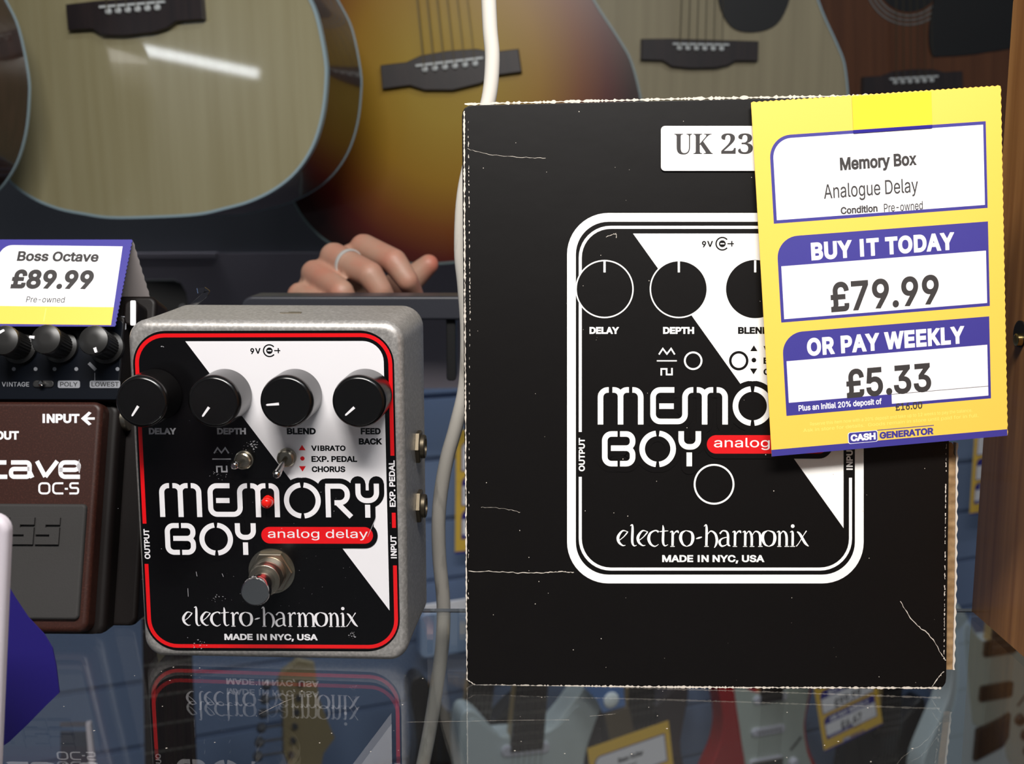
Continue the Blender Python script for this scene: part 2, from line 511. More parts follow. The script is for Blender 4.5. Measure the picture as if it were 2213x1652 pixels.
zb = wall()
FLOOR_Z = CAM_H + (fw.O.z - CAM_H) + zb
fl = MB().box(-3.5, 4.5, -2.5, 4.5, FLOOR_Z - .05, FLOOR_Z).build('floor', mat('grey_carpet', rgb(58, 58, 62), .95, bump=(200, .3, .002)), smooth=0); fl['kind'] = 'structure'

# glass shelf
b = MB(); b.box(-.62, .60, .08, .457, -.006, 0)
shelf = b.build('glass_shelf', M_GLASS, smooth=0)
shelf.modifiers.new('edge', 'BEVEL').width = .0006
def shelf_marks():
    b = MB(); h = .00008
    def line(pts, w):
        q = [on_shelf(*p) for p in pts]; q = spline([(v.x, v.y) for v in q], 6)
        for a_, c_ in zip(q[:-1], q[1:]):
            n_ = Vector((-(c_ - a_).y, (c_ - a_).x)).normalized() * w * random.uniform(.3, 1)
            b.add([(*(a_ + n_), h), (*(c_ + n_), h), (*(c_ - n_), h), (*(a_ - n_), h)], [[0, 1, 2, 3]])
    line([(880, 1562), (1000, 1560), (1110, 1558), (1230, 1557)], .00005); line([(1275, 1549), (1330, 1544)], .00005); line([(560, 1545), (610, 1520), (640, 1508)], .00006)
    for _ in range(46):
        x, y = random.uniform(130, 2000), random.uniform(1440, 1650); p = on_shelf(x, y); r_ = random.uniform(.0001, .00028)
        b.add([(p.x - r_ * random.uniform(.6, 2), p.y, h), (p.x, p.y - r_, h), (p.x + r_ * random.uniform(.6, 2), p.y + r_ * .4, h), (p.x, p.y + r_, h)], [[0, 1, 2, 3]])
    o = b.build('dust_and_scratches', M_RAW_PAPER, shelf, smooth=0); o['kind'] = 'stuff'


shelf_marks()
tag(shelf, 'clear glass display shelf carrying the pedals and the black box', 'shelf')

# ---------------------------------------------------------------- black boxed carton
f_box_O = on_shelf(1526, 1489)
fb = Frame(f_box_O, 2.6, 7.2, 0)


def art_common(a, white, black, red_bg, frame_mat, box):
    """front artwork in carton picture coordinates"""
    W_, K_ = white, black
    # diagonal white field
    ur = 62
    pts = [(1368, 505)] + [(1823 - 48 + 48 * math.sin(R(t)), 505 + 48 - 48 * math.cos(R(t))) for t in range(0, 91, 10)] + [(1823, 1142)]
    a.poly(pts, W_, 2)
    # thin frame line with gaps for the side words
    def rl(x0, y0, x1, y1, r):
        return [((x0 + x1) / 2 + x, (y0 + y1) / 2 + y) for x, y in rrect(x1 - x0, y1 - y0, r, 10)]
    X0, X1, Y0, Y1, r = 1254, 1838, 491.5, 1230.5, 66
    wl = 6.6 if box else 9.0
    top = [(X0, 934)] + [(X0 + r - r * math.cos(R(t)), Y0 + r - r * math.sin(R(t))) for t in range(0, 91, 9)] + [(X1 - r + r * math.sin(R(t)), Y0 + r - r * math.cos(R(t))) for t in range(0, 91, 9)] + [(X1, 772)]
    a.stroke(top, wl, frame_mat, 3)
    bot = [(X0, 1031)] + [(X0 + r - r * math.cos(R(t)), Y1 - r + r * math.sin(R(t))) for t in range(0, 91, 9)] + [(X1 - r + r * math.sin(R(t)), Y1 - r + r * math.cos(R(t))) for t in range(0, 91, 9)] + [(X1, 1033)]
    a.stroke(bot, wl, frame_mat, 3)
    a.stroke([(X1, 907), (X1, 943)], wl, frame_mat, 3)
    a.text('OUTPUT', 1250.5, 947, 1264, 1019, W_, 3, .03, rot=90)
    a.text('EXP. PEDAL', 1829, 783, 1843, 893, W_, 3, .03, rot=90)
    a.text('INPUT', 1829, 961, 1843, 1016, W_, 3, .03, rot=90)
    # words
    def z4(p): return (1200 + p[0] / 3.304, 430 + p[1] / 3.304)
    def z5(p): return (1200 + p[0] / 3.161, 820 + p[1] / 3.161)
    a.text('DELAY', 1274, 707, 1338, 722, W_ if box else M_PRINT_GREY, 3, .042)
    a.text('DEPTH', 1433, 707, 1500, 722, W_ if box else M_PRINT_GREY, 3, .042)
    a.text('BLEND', 1595, 707, 1662, 722, K_, 3, .042)
    a.text('FEED', 1766, 707, 1812, 722, K_, 3, .042); a.text('BACK', 1761, 731, 1815, 746, K_, 3, .042)
    # wave marks
    ic = W_ if box else M_PRINT_GREY
    a.stroke([z4(p) for p in ((740, 1112), (768, 1070), (797, 1108), (827, 1070), (853, 1112))], 3.4, ic, 3)
    a.stroke([z4((725, 1157)), z4((868, 1157))], 2.8, ic, 3)
    a.stroke([z4(p) for p in ((757, 1262), (757, 1215), (795, 1215), (795, 1255), (833, 1255), (833, 1208))], 3.6, ic, 3)
    tm = K_ if box else M_PRINT_RED
    a.poly([z4(p) for p in ((1418, 1046), (1444, 1088), (1392, 1088))], tm, 3)
    a.circle(*z4((1418, 1152)), 5, tm, 3)
    a.poly([z4(p) for p in ((1416, 1254), (1442, 1212), (1390, 1212))], tm, 3)
    a.text('VIBRATO', 1650, 748, 1730, 761, K_, 3, .036); a.text('EXP. PEDAL', 1650, 773, 1756, 787, K_, 3, .036); a.text('CHORUS', 1650, 797, 1728, 811, K_, 3, .036)
    # supply mark
    a.text('9', 1517, 521, 1526, 535, K_, 3, .03); a.text('V', 1528, 521, 1541, 534, K_, 3, .03)
    a.ring(1561, 527, 13.5, 3, K_, 3, 40, 320); a.circle(1561, 527, 7.4, K_, 3); a.rect(1556.5, 525.7, 1565.5, 528.3, W_, 4)
    a.stroke([(1572, 527), (1586, 527)], 2.6, K_, 3); a.stroke([(1581.5, 521), (1581.5, 533)], 2.6, K_, 3)
    # big stencil lettering
    S_ = []
    def st(pts, r=52): S_.append([z4(p) for p in fillet(pts, r)])
    st([(323, 1612), (323, 1365), (382, 1365)]); st([(408, 1365), (466, 1365), (466, 1612)], 46); st([(526, 1365), (466, 1365), (466, 1612)], 46); st([(550, 1365), (610, 1365), (610, 1612)])
    st([(850, 1365), (698, 1365), (698, 1590), (926, 1590), (926, 1365), (985, 1365)])
    st([(742, 1481), (846, 1481)])
    st([(1010, 1365), (1066, 1365), (1066, 1612)], 46); st([(1127, 1365), (1066, 1365), (1066, 1612)], 46); st([(1152, 1365), (1212, 1365), (1212, 1612)])
    for a0 in (-84, 96):
        S_.append([z4((1408 + 122 * math.cos(R(a0 + 168 * i / 24)), 1480 + 122 * math.sin(R(a0 + 168 * i / 24)))) for i in range(25)])
    st([(1606, 1612), (1606, 1367)]); st([(1588, 1367), (1755, 1367), (1755, 1497), (1655, 1497)], 60); st([(1668, 1490), (1782, 1608)])
    st([(1838, 1347), (1838, 1480), (1980, 1480), (1980, 1347)], 62); st([(1909, 1512), (1909, 1614)])
    def sb(pts, r=40): S_.append([z5(p) for p in fillet(pts, r)])
    sb([(425, 374), (338, 374), (338, 577), (425, 577)], 46)
    sb([(442, 374), (528, 374), (528, 471), (380, 471)], 44); sb([(400, 471), (528, 471), (528, 577), (442, 577)], 44)
    for a0 in (-84, 96):
        S_.append([z5((699 + 106 * math.cos(R(a0 + 168 * i / 24)), 476 + 106 * math.sin(R(a0 + 168 * i / 24)))) for i in range(25)])
    sb([(860, 355), (860, 462), (977, 462), (977, 355)], 50); sb([(915, 500), (915, 595)])
    for p in S_:
        a.stroke(p, 36, K_, 3)
        a.circle(p[0][0], p[0][1], 17.5, K_, 3, 16); a.circle(p[-1][0], p[-1][1], 17.5, K_, 3, 16)
        a.stroke(p, 12, W_, 5)
    a.circle(*z4((1408, 1480)), 38, K_, 3); x0, y0 = z4((1408, 1400)); x1, y1 = z4((1952, 1712)); a.rect(x0, y0, x1, y1, K_, 3)
    x0, y0 = z5((1035, 382)); x1, y1 = z5((1861, 508))
    a.rr(x0 - 6, y0 - 10, x1 + 11, y1 + 11, 31, K_, 3); a.rr(x0, y0, x1, y1, 20, red_bg, 6)
    p0 = z5((1084, 401)); p1 = z5((1823, 483))
    a.text('analog delay', p0[0], p0[1], p1[0], p1[1], W_, 7, .002)
    # maker's script (own lettering, thick and thin strokes)
    def c5(pts): a.cal([(1200 + x / 3.161, 820 + y / 3.161, w / 3.161) for x, y, w in pts], W_, 4)
    def e_(x):
        c5([(x + 74, 1042, 3), (x + 40, 1036, 10), (x + 10, 1075, 19), (x + 14, 1112, 17), (x + 40, 1136, 9), (x + 60, 1134, 3)])
        c5([(x + 16, 1102, 5), (x + 46, 1078, 6), (x + 70, 1050, 9), (x + 76, 1040, 4)])
    def n_(x, w=62):
        c5([(x - 6, 1046, 5), (x + 8, 1040, 10), (x + 12, 1060, 16), (x + 11, 1138, 16)]); c5([(x - 4, 1143, 5), (x + 24, 1143, 5)])
        c5([(x + 14, 1066, 5), (x + 34, 1040, 7), (x + w - 8, 1050, 14), (x + w, 1080, 17), (x + w, 1138, 16)]); c5([(x + w - 14, 1143, 5), (x + w + 18, 1143, 5)])
    def o_(x, r=46):
        c5([(x + r - 4, 1034, 4), (x + 14, 1052, 17), (x + 6, 1088, 21), (x + 22, 1128, 14), (x + r + 2, 1143, 4)])
        c5([(x + r - 4, 1034, 4), (x + 2 * r - 12, 1048, 14), (x + 2 * r - 2, 1086, 21), (x + 2 * r - 14, 1126, 15), (x + r + 2, 1143, 4)])
    def r_(x):
        c5([(x - 6, 1046, 5), (x + 8, 1040, 10), (x + 12, 1060, 16), (x + 11, 1138, 16)]); c5([(x - 4, 1143, 5), (x + 26, 1143, 5)])
        c5([(x + 14, 1070, 5), (x + 30, 1044, 8), (x + 46, 1040, 14), (x + 52, 1052, 4)])
    e_(420)
    c5([(512, 1002, 4), (526, 996, 10), (528, 1030, 16), (526, 1110, 16), (538, 1138, 9), (556, 1134, 3)])
    e_(556)
    c5([(706, 1044, 14), (684, 1034, 8), (650, 1052, 14), (638, 1090, 20), (652, 1126, 15), (680, 1142, 8), (706, 1128, 3)])
    c5([(735, 998, 5), (738, 1030, 15), (736, 1110, 16), (748, 1138, 9), (770, 1130, 3)]); c5([(712, 1042, 5), (742, 1038, 7), (772, 1036, 4)])
    r_(790); o_(850)
    c5([(962, 1090, 5), (982, 1084, 12), (1002, 1078, 5)])
    c5([(1016, 1006, 4), (1030, 996, 10), (1034, 1030, 16), (1032, 1138, 16)]); c5([(1018, 1143, 5), (1048, 1143, 5)])
    c5([(1036, 1066, 5), (1062, 1038, 8), (1092, 1056, 15), (1104, 1096, 18), (1098, 1130, 13), (1086, 1152, 4)])
    c5([(1124, 1056, 12), (1144, 1036, 8), (1170, 1042, 12), (1180, 1068, 16), (1180, 1126, 16), (1196, 1140, 5)]); c5([(1178, 1078, 5), (1138, 1090, 9), (1122, 1114, 17), (1136, 1140, 12), (1164, 1134, 6), (1180, 1118, 4)])
    r_(1216); n_(1286, 56); c5([(1346, 1066, 5), (1366, 1040, 7), (1392, 1050, 14), (1400, 1080, 17), (1400, 1138, 16)]); c5([(1386, 1143, 5), (1416, 1143, 5)])
    o_(1410); n_(1520, 60)
    c5([(1604, 1046, 5), (1618, 1040, 10), (1622, 1060, 16), (1621, 1138, 16)]); c5([(1604, 1143, 5), (1638, 1143, 5)])
    a.circle(1200 + 1622 / 3.161, 820 + 1004 / 3.161, 4, W_, 4, 16)
    c5([(1652, 1042, 7), (1672, 1060, 16), (1706, 1118, 17), (1730, 1142, 5)]); c5([(1716, 1036, 8), (1696, 1066, 5), (1664, 1120, 5), (1646, 1142, 7)])
    a.text('MADE IN NYC, USA', 1431, 1200, 1652, 1218.5, W_, 4, .032)


def carton():
    c = [fb.loc(998, 228), fb.loc(2060, 204), fb.loc(2045, 1490.5), fb.loc(1008, 1485.5)]   # TL TR BR BL
    root = thing('cardboard_box', 'tall black cardboard pedal box with white outline print and worn white edges', 'box', m=fb.mat())
    dep = .058
    # body: front outline with softened corners, bottom stays flat on the shelf while the face slumps back
    def outline(ins, y, r):
        TL, TR, BR, BL = c
        P = [(TL[0] + ins, TL[1] - ins), (TR[0] - ins, TR[1] - ins), (BR[0] - ins, BR[1] + ins), (BL[0] + ins, BL[1] + ins)]
        o = []
        for k in range(4):
            p, pp, pn = Vector(P[k]), Vector(P[k - 1]), Vector(P[(k + 1) % 4])
            a_, b_ = p + (pp - p).normalized() * r, p + (pn - p).normalized() * r
            for t in (0, .25, .5, .75, 1): o.append(a_ * (1 - t) ** 2 + p * 2 * t * (1 - t) + b_ * t * t)
        sh = -y * math.tan(R(7.2)) * -1
        return [(q.x, y, q.y + y * math.tan(R(7.2))) for q in o]
    b = MB(); r = .0002
    loops = []
    for k in range(4):
        an = math.pi / 2 * k / 3; loops.append(outline(r * (1 - math.sin(an)), r * (1 - math.cos(an)), .004))
    loops += [outline(0, dep - r, .004), outline(r, dep, .004)]
    b.loft(loops); b.build('carton', M_BOX, root)
    mats = [M_BOX_WHITE, M_PRINT_BLACK, M_BOX_RED, M_RAW_PAPER, M_LABEL, M_INK, M_BOX]
    a = Art(mats); K_ = M_BOX; W_ = M_BOX_WHITE
    art_common(a, W_, K_, M_BOX_RED, W_, True)
    # broad outer band
    a.stroke([(1235 + 0, 460 + 10 + 0)] and [((1225 + 1867) / 2 + x, (460 + 1262) / 2 + y) for x, y in rrect(1867 - 1225 - 20, 1262 - 460 - 20, 80, 12)], 19, W_, 2, True)
    for cx, k in ((1306.5, 0), (1467, 0), (1632, 1), (1795, 1)):
        a.circle(cx, 625, 63, W_ if not k else K_, 3, 64); a.circle(cx, 625, 60, K_, 4, 64); a.rect(cx - 2.4, 563, cx + 2.4, 589, W_, 5)
    a.ring(1498, 780, 18, 4, W_, 3); a.circle(1596.5, 780, 21, K_, 3); a.circle(1596.5, 780, 15.5, W_, 4)
    a.ring(1543, 1047, 42, 4, W_, 6)
    # worn paper along the edges and creases
    def frayed(p, q, wmin, wmax, n, L=8, keep=1.0):
        p, q = Vector(p), Vector(q); d = (q - p); nn = Vector((-d.y, d.x)).normalized()
        up = []; dn = []
        for i in range(n + 1):
            s0 = p + d * (i / n); w = random.uniform(wmin, wmax) * (.35 if random.random() < .25 else 1); j = random.uniform(-.6, .6)
            up.append(s0 + nn * (w / 2 + j)); dn.append(s0 - nn * (w / 2 - j))
        a.items.append(([tuple(v) for v in up + dn], [[i, i + 1, n + 2 + i, n + 1 + i] for i in range(n) if random.random() < keep], M_RAW_PAPER, L))
    frayed((1004, 225), (1500, 213), 2, 8, 130); frayed((1500, 213), (2052, 204), 2, 10, 130)
    frayed((1003, 240), (1005, 700), 1.5, 5, 120); frayed((1005, 700), (1009, 1470), 1.5, 4, 160)
    frayed((1012, 262), (1016, 700), .4, 2.4, 110, keep=.35); frayed((1016, 600), (1012, 1300), .4, 1.8, 150, keep=.2)
    frayed((1010, 1470), (1028, 1482), 1, 3, 12); frayed((1024, 1482.5), (1600, 1486.5), 2, 7, 180); frayed((1600, 1486.5), (2034, 1487.5), 2, 6, 130)
    frayed((2045, 960), (2040, 1425), .6, 3, 140, keep=.55)
    def crack(pts, w):
        q = spline(pts, 9); a.stroke([(p.x + random.uniform(-.8, .8), p.y + random.uniform(-1.2, 1.2)) for p in q], [w * random.uniform(.2, 1) for _ in q], M_RAW_PAPER, 8)
    crack([(1013, 1235), (1080, 1236), (1130, 1239), (1180, 1238), (1215, 1236), (1240, 1238)], 2.2)
    crack([(1945, 1300), (1975, 1345), (2010, 1375), (2035, 1415), (2044, 1428)], 2.2); crack([(2012, 1488), (2028, 1465), (2040, 1452)], 2.2)
    crack([(1310, 512), (1330, 506), (1332, 515)], 1.6); crack([(1040, 1096), (1090, 1100), (1125, 1108)], 1)
    crack([(1010, 322), (1058, 334), (1130, 340), (1180, 342)], .9)
    for _ in range(90):
        x, y = random.uniform(1020, 2030), random.uniform(240, 1480); r = random.uniform(.4, 1.3); a.circle(x, y, r, M_RAW_PAPER, 8, 5)
    hom = lambda x, y: fb.loc(x, y)
    a.build('printed_face', root, hom, 0)
    # serial label
    l = Art([M_LABEL, M_INK]); l.rr(1428, 273, 1722, 370, 9, M_LABEL, 1)
    serif = font('serif') is not None
    if serif:
        l.text('\U0001D414\U0001D40A', 1457, 290, 1540, 335, M_INK, 2, .0, 'serif'); l.text('\U0001D7D0\U0001D7D1\U0001D7CE', 1558, 289, 1664, 334, M_INK, 2, 0, 'serif')
    else:
        l.text('UK', 1457, 290, 1540, 335, M_INK, 2, .02); l.text('230', 1558, 289, 1664, 334, M_INK, 2, .02)
    o = l.build('address_label', root, hom, -.0006); o['label'] = 'white rounded sticker on black face'
    # torn corrugated flap along the right side
    b = MB(); n = 120; pts = []
    f0, f1 = fb.loc(2050, 958), fb.loc(2046, 1450)
    loops = []
    for i in range(n + 1):
        t = i / n; x = f0[0] + (f1[0] - f0[0]) * t + .0014; z = f0[1] + (f1[1] - f0[1]) * t
        w = .0019 * min(1, t * 10 + .2) + .0003 * math.sin(i * .9) - .0012 * max(0, t - .6)
        loops.append([(x - .0012, .0012, z), (x + w, .0016 + .0002 * math.sin(i * 1.4), z), (x + w + .0004, .0045, z), (x - .0012, .0045, z)])
    b.loft(loops); o = b.build('corrugated_flap', M_KRAFT, root); o['label'] = 'torn brown corrugated edge'
    b = MB(); loops = []
    for i in range(n + 1):
        t = i / n; x = f0[0] + (f1[0] - f0[0]) * t + .0030 - .0012 * max(0, t - .6); z = f0[1] + (f1[1] - f0[1]) * t
        loops.append([(x, .0010, z), (x + .0006 + .0002 * math.sin(i), .0010, z), (x + .0006, .004, z), (x, .004, z)])
    b.loft(loops); b.build('liner_paper', M_RAW_PAPER, root)
    return root


carton()


# ---------------------------------------------------------------- price cards
CW, CH = 540.0, 766.0
card_px = [(1623, 222), (2162, 186), (2177, 942), (1668, 987)]
to_card = homog(card_px, [(0, 0), (CW, 0), (CW, CH), (0, CH)])


def card_art(a, title, sub, price, weekly, deposit, full=True):
    Y, B_, Wt, I_, P_ = M_YELLOW, M_BLUE, M_CARD, M_INK, M_PALE_YELLOW
    def q(px, py): return to_card(px, py)
    def tx(s, x0, y0, x1, y1, m, L, bold, px=True, **k):
        a.text(s, x0, y0, x1, y1, m, L, bold, **k)
    def panel(x0, y0, x1, y1, r, head=0):
        n = 10; o = [(x0 + r - r * math.sin(R(90 - 90 * i / n)), y0 + r - r * math.cos(R(90 - 90 * i / n))) for i in range(n + 1)]
        a.poly(o + [(x1, y0), (x1, y1), (x0, y1)], B_, 1)
        if head: a.rect(x0 + 7, y0 + head, x1 - 6, y1 - 7, Wt, 2)
        else:
            r2 = r - 6; o = [(x0 + 7 + r2 - r2 * math.sin(R(90 - 90 * i / n)), y0 + 7 + r2 - r2 * math.cos(R(90 - 90 * i / n))) for i in range(n + 1)]
            a.poly(o + [(x1 - 6, y0 + 7), (x1 - 6, y1 - 7), (x0 + 7, y1 - 7)], Wt, 2)
    a.rect(0, 0, CW, CH, Y, 0); a.rect(0, CH - 15, CW, CH, B_, 1)
    panel(34, 71, 506, 255, 46); panel(38, 284, 506, 469, 46, 63); panel(38, 492, 504, 677, 46, 63)
    # deposit strip of the last panel
    a.rect(38, 648, 277, 677, B_, 3); a.rect(277, 648, 498, 649.2, I_, 3)
    tx(title[0], *title[1], I_, 3, .034); tx(sub[0], *sub[1], I_, 3, .006)
    a.text('Condition', 181, 230, 262, 246, I_, 3, .03); a.text('Pre-owned', 276, 230, 362, 248, I_, 3, .008)
    a.text('BUY IT TODAY', 112, 301, 430, 340, Wt, 3, .042, space=1.07); a.text(price, 150, 390, 392, 456, I_, 3, .024)
    a.text('OR PAY WEEKLY', 92, 508, 447, 548, Wt, 3, .042, space=1.07); a.text(weekly, 176, 584, 368, 650, I_, 5, .024)
    a.text('Plus an initial 20% deposit of', 66, 655, 254, 672, Wt, 4, .02); a.text(deposit, 285, 670, 346, 687, I_, 5, .02)
    if full:
        a.text('Reserve this item now with a 20% deposit and take up to 12 weeks to pay the balance.', 90, 696, 460, 706, P_, 3, 0)
        a.text('Ask in store for details.  Goods remain in store until paid for in full.', 74, 709, 474, 719, P_, 3, 0)
    # shop mark
    a.rr(174, 727, 242, 753, 5, Wt, 1); a.rr(175.5, 728, 241, 752, 5, B_, 2); a.text('CASH', 180, 732, 237, 748, Wt, 3, .045)
    a.rect(241, 726.5, 371, 728.2, B_, 2); a.rect(241, 751.5, 371, 753, B_, 2); a.text('GENERATOR', 246, 732, 370, 748, B_, 3, .045)


def make_card(name, label, frame, size, title, sub, price, weekly, deposit, full=True, fn=None, curl=0.0, tape=False, group=None):
    root = thing(name, label, 'price card', group, frame.mat())
    w = size; h = size * CH / CW
    if fn is None: fn = lambda x, y: ((x / CW - .5) * w, (.5 - y / CH) * h)
    # card stock with finely perforated right and top edges
    pts = []
    n = 90
    for i in range(n): pts.append((CW * i / n, (0, -2.2)[i % 2]))
    for i in range(n): pts.append((CW + (0, 1.8)[i % 2], CH * i / n))
    pts += [(CW, CH), (0, CH)]
    b = MB(); b.prism([fn(x, y) for x, y in pts], 0, .0004); o = b.build('card_stock', [M_YELLOW], root, smooth=0)
    a = Art([M_YELLOW, M_BLUE, M_CARD, M_INK, M_PALE_YELLOW]); card_art(a, title, sub, price, weekly, deposit, full)
    a.build('printed_face', root, fn, -.00003)
    if tape:
        t = Art([M_TAPE, M_TAPE_BLUE]); t.rect(216, 2, 388, 71, M_TAPE, 9); t.rect(216, 71, 388, 78, M_TAPE_BLUE, 9)
        o = t.build('tape_strip', root, fn, -.0003); o['label'] = 'strip of clear tape at the top'
    return root


# large card: hangs upright from the carton's top edge
pt = fb.O + fb.U * fb.loc(1892, 215)[0] + fb.V * fb.loc(1892, 215)[1] - fb.I * .0024
fc = Frame(pt, 2.6, 9.0, 0)
fn_c = homog([(0, 0), (CW, 0), (CW, CH), (0, CH)], [fc.loc(*p) for p in card_px])
make_card('price_card', 'large yellow price card taped to the upper right of the black box', fc, .1,
          ('Memory Box', (184, 126, 352, 160)), ('Analogue Delay', (146, 180, 353, 219)), '£79.99', '£5.33', '£16.00', True, fn_c, tape=True)


# ---------------------------------------------------------------- silver delay pedal
fp = Frame(on_shelf(590, 1427), 2.6, 0, 0)
art_to_px = homog([(1254, 491), (1838, 491), (1254, 1229), (1838, 1232)], [(288.8 + 4.5, 725), (839.2 + 3, 724), (327 - 2, 1395), (858 - .5, 1400)])


def bolt(b, c, ax, r, h, n=6, mi=0, bev=.0004):
    b.lathe([(r - bev, 0), (r, 0), (r, h - bev), (r - bev, h)], c, ax, n, mi)


def pedal():
    root = thing('effects_pedal', 'silver metal delay pedal with four black knobs and a black and white face', 'effects pedal', m=fp.mat())
    L_, T_, R_, B_ = fp.loc(291, 1060)[0], fp.loc(590, 693)[1], fp.loc(876, 1060)[0], 0.0
    w, h = R_ - L_, T_ - B_; cx, cz = (L_ + R_) / 2, h / 2; dep = .050
    b = MB(); loops = []; r = .0034
    for k in range(6):
        an = math.pi / 2 * k / 5; ins = r * (1 - math.sin(an)); y = r * (1 - math.cos(an))
        loops.append([(cx + x, y, cz + z) for x, z in rrect(w - 2 * ins, h - 2 * ins, .0075 - ins * .6, 8)])
    for y, fl in ((.02, .0004), (.04, .0009), (dep - .001, .0012), (dep, .0006)):
        loops.append([(cx + x, y, max(0, cz + z)) for x, z in rrect(w + 2 * fl, h + 2 * fl, .0085, 8)])
    b.loft(loops); b.build('enclosure', M_ALU, root)
    fn = lambda x, y: fp.loc(*art_to_px(x, y))
    a = Art([M_PRINT_WHITE, M_PRINT_BLACK, M_PRINT_RED, M_PRINT_GREY, M_ALU])
    pq = [(279.2, 716.2), (851.6, 713.8), (864.1, 1411.4), (322.4, 1403.8)]
    inv = homog([art_to_px(*p) for p in ((1254, 491), (1838, 491), (1838, 1232), (1254, 1229))], [(1254, 491), (1838, 491), (1838, 1232), (1254, 1229)])
    q = [inv(*p) for p in pq]; x0 = (q[0][0] + q[3][0]) / 2; x1 = (q[1][0] + q[2][0]) / 2; y0 = (q[0][1] + q[1][1]) / 2; y1 = (q[2][1] + q[3][1]) / 2
    a.rr(x0, y0, x1, y1, 78, M_PRINT_BLACK, 1, 12)
    art_common(a, M_PRINT_WHITE, M_PRINT_BLACK, M_PRINT_RED, M_PRINT_RED, False)
    def scuff(px, py, n, sp, rmax=1.1):
        for _ in range(n):
            x, y = inv(px + random.gauss(0, sp), py + random.gauss(0, sp * .7)); rr = random.uniform(.3, rmax)
            a.poly([(x - rr * random.uniform(.5, 2), y + rr * random.uniform(-1, 1)), (x, y - rr), (x + rr * random.uniform(.5, 2), y + rr * random.uniform(-1, 1)), (x, y + rr * .6)], M_PRINT_GREY, 8)
    scuff(548, 962, 26, 8, 2.2); scuff(528, 985, 20, 14, 1.4); scuff(470, 1028, 16, 8); scuff(350, 749, 4, 1.5, 1.6); scuff(430, 1390, 22, 10, 1.6); scuff(762, 1374, 16, 5, 1.8); scuff(470, 1296, 14, 9, 1.4); scuff(660, 1100, 10, 60)
    for p in ((406, 1272, 407, 1290), (424, 1236, 426, 1246), (480, 1240, 483, 1247), (795, 1160, 812, 1120)):
        a.stroke([inv(p[0], p[1]), inv(p[2], p[3])], 1.0, M_PRINT_GREY, 8)
    scuff(590, 1230, 60, 130, .8)
    a.build('printed_face', root, fn, -.00004)

    # knobs
    bases = [(339.5, 853), (490, 853), (641, 853), (791.5, 853)]
    ptr = [((152, 748), (110, 810), (172, 720)), ((640, 755), (597, 813), (670, 720)), ((1112, 733), (1033, 740), (1158, 720)), ((1618, 755), (1562, 805), (1645, 720))]
    kr, kh = .0097, .0158
    for (px, py), (t0, t1, tc) in zip(bases, ptr):
        x, z = fp.loc(px, py)
        b = MB(); b.lathe([(kr * .97, .0008), (kr * 1.0, .0012), (kr * .985, kh - .0022), (kr * .965, kh - .001), (kr * .92, kh - .0002), (kr * .86, kh + .0001), (kr * .8, kh)], (x, 0, z), (0, -1, 0), 64)
        k = b.build('knob', M_KNOB, root)
        p = []
        for t in (t0, t1):
            dx, dz = (t[0] - tc[0]) / 178 * kr, -(t[1] - tc[1]) / 178 * kr; p.append(Vector((x + dx, 0, z + dz)))
        d = (p[1] - p[0]).normalized(); n_ = Vector((-d.z, 0, d.x)) * .00048
        b = MB(); b.loft([[(v.x, -kh - .00012 + yy, v.z) for v in (p[0] + n_, p[1] + n_ * .7, p[1] + d * .0004, p[1] - n_ * .7, p[0] - n_)] for yy in (0, .0004)])
        o = b.build('pointer', M_PRINT_WHITE, k, smooth=0); o['label'] = 'white pointer line'

    # footswitch
    x, z = fp.loc(588, 1234)
    b = MB(); bolt(b, (x, 0, z), (0, -1, 0), .0083, .0026); b.lathe([(.0088, 0), (.0088, .0006)], (x, 0, z), (0, -1, 0), 40)
    fs = b.build('footswitch', M_NICKEL, root, smooth=25)
    b = MB(); pr = [(.0062, .0026)]
    for i in range(7): pr += [(.0062, .003 + i * .0007), (.0059, .0034 + i * .0007)]
    pr += [(.0060, .0085), (.0060, .0112), (.0056, .0116)]; b.lathe(pr, (x, 0, z), (0, -1, 0), 40); b.build('bushing', M_NICKEL, fs, smooth=50)
    b = MB(); b.lathe([(.0042, .0112), (.0042, .0200), (.0050, .0202), (.0053, .0208), (.0053, .0228), (.0050, .0236), (.0044, .0238)], (x, 0, z), (0, -1, 0), 40)
    b.build('plunger', M_CHROME, fs, smooth=40)
    # toggles
    for (px, py), (dx, dz, ln), name in (((529, 993), (-.10, .02, .0085), 0), ((621, 988), (-.12, -.40, .0105), 1)):
        x, z = fp.loc(px, py)
        b = MB(); b.lathe([(.0035, 0), (.0035, .0012), (.0031, .0014), (.0031, .0034), (.0026, .0038), (.0026, .0026)], (x, 0, z), (0, -1, 0), 28)
        t = b.build('toggle_switch', M_NICKEL, root, smooth=40)
        d = Vector((dx, -1, dz)).normalized(); p0 = Vector((x, -.0024, z)); b = MB()
        prof = [(.0009, 0), (.0010, ln * .4), (.0014, ln * .8), (.0016, ln * .93), (.0014, ln * 1.02), (.0008, ln * 1.08)]
        b.lathe(prof, p0, d, 20); b.build('lever', M_CHROME, t)
    # lamp
    x, z = fp.loc(580, 1084); b = MB()
    b.lathe([(.0024, 0), (.0021, .0004), (.0021, .0022), (.0019, .0031), (.0013, .0038), (.0005, .0041)], (x, 0, z), (0, -1, 0), 28)
    o = b.build('indicator_lamp', M_LED, root); o['label'] = 'small red indicator lamp'
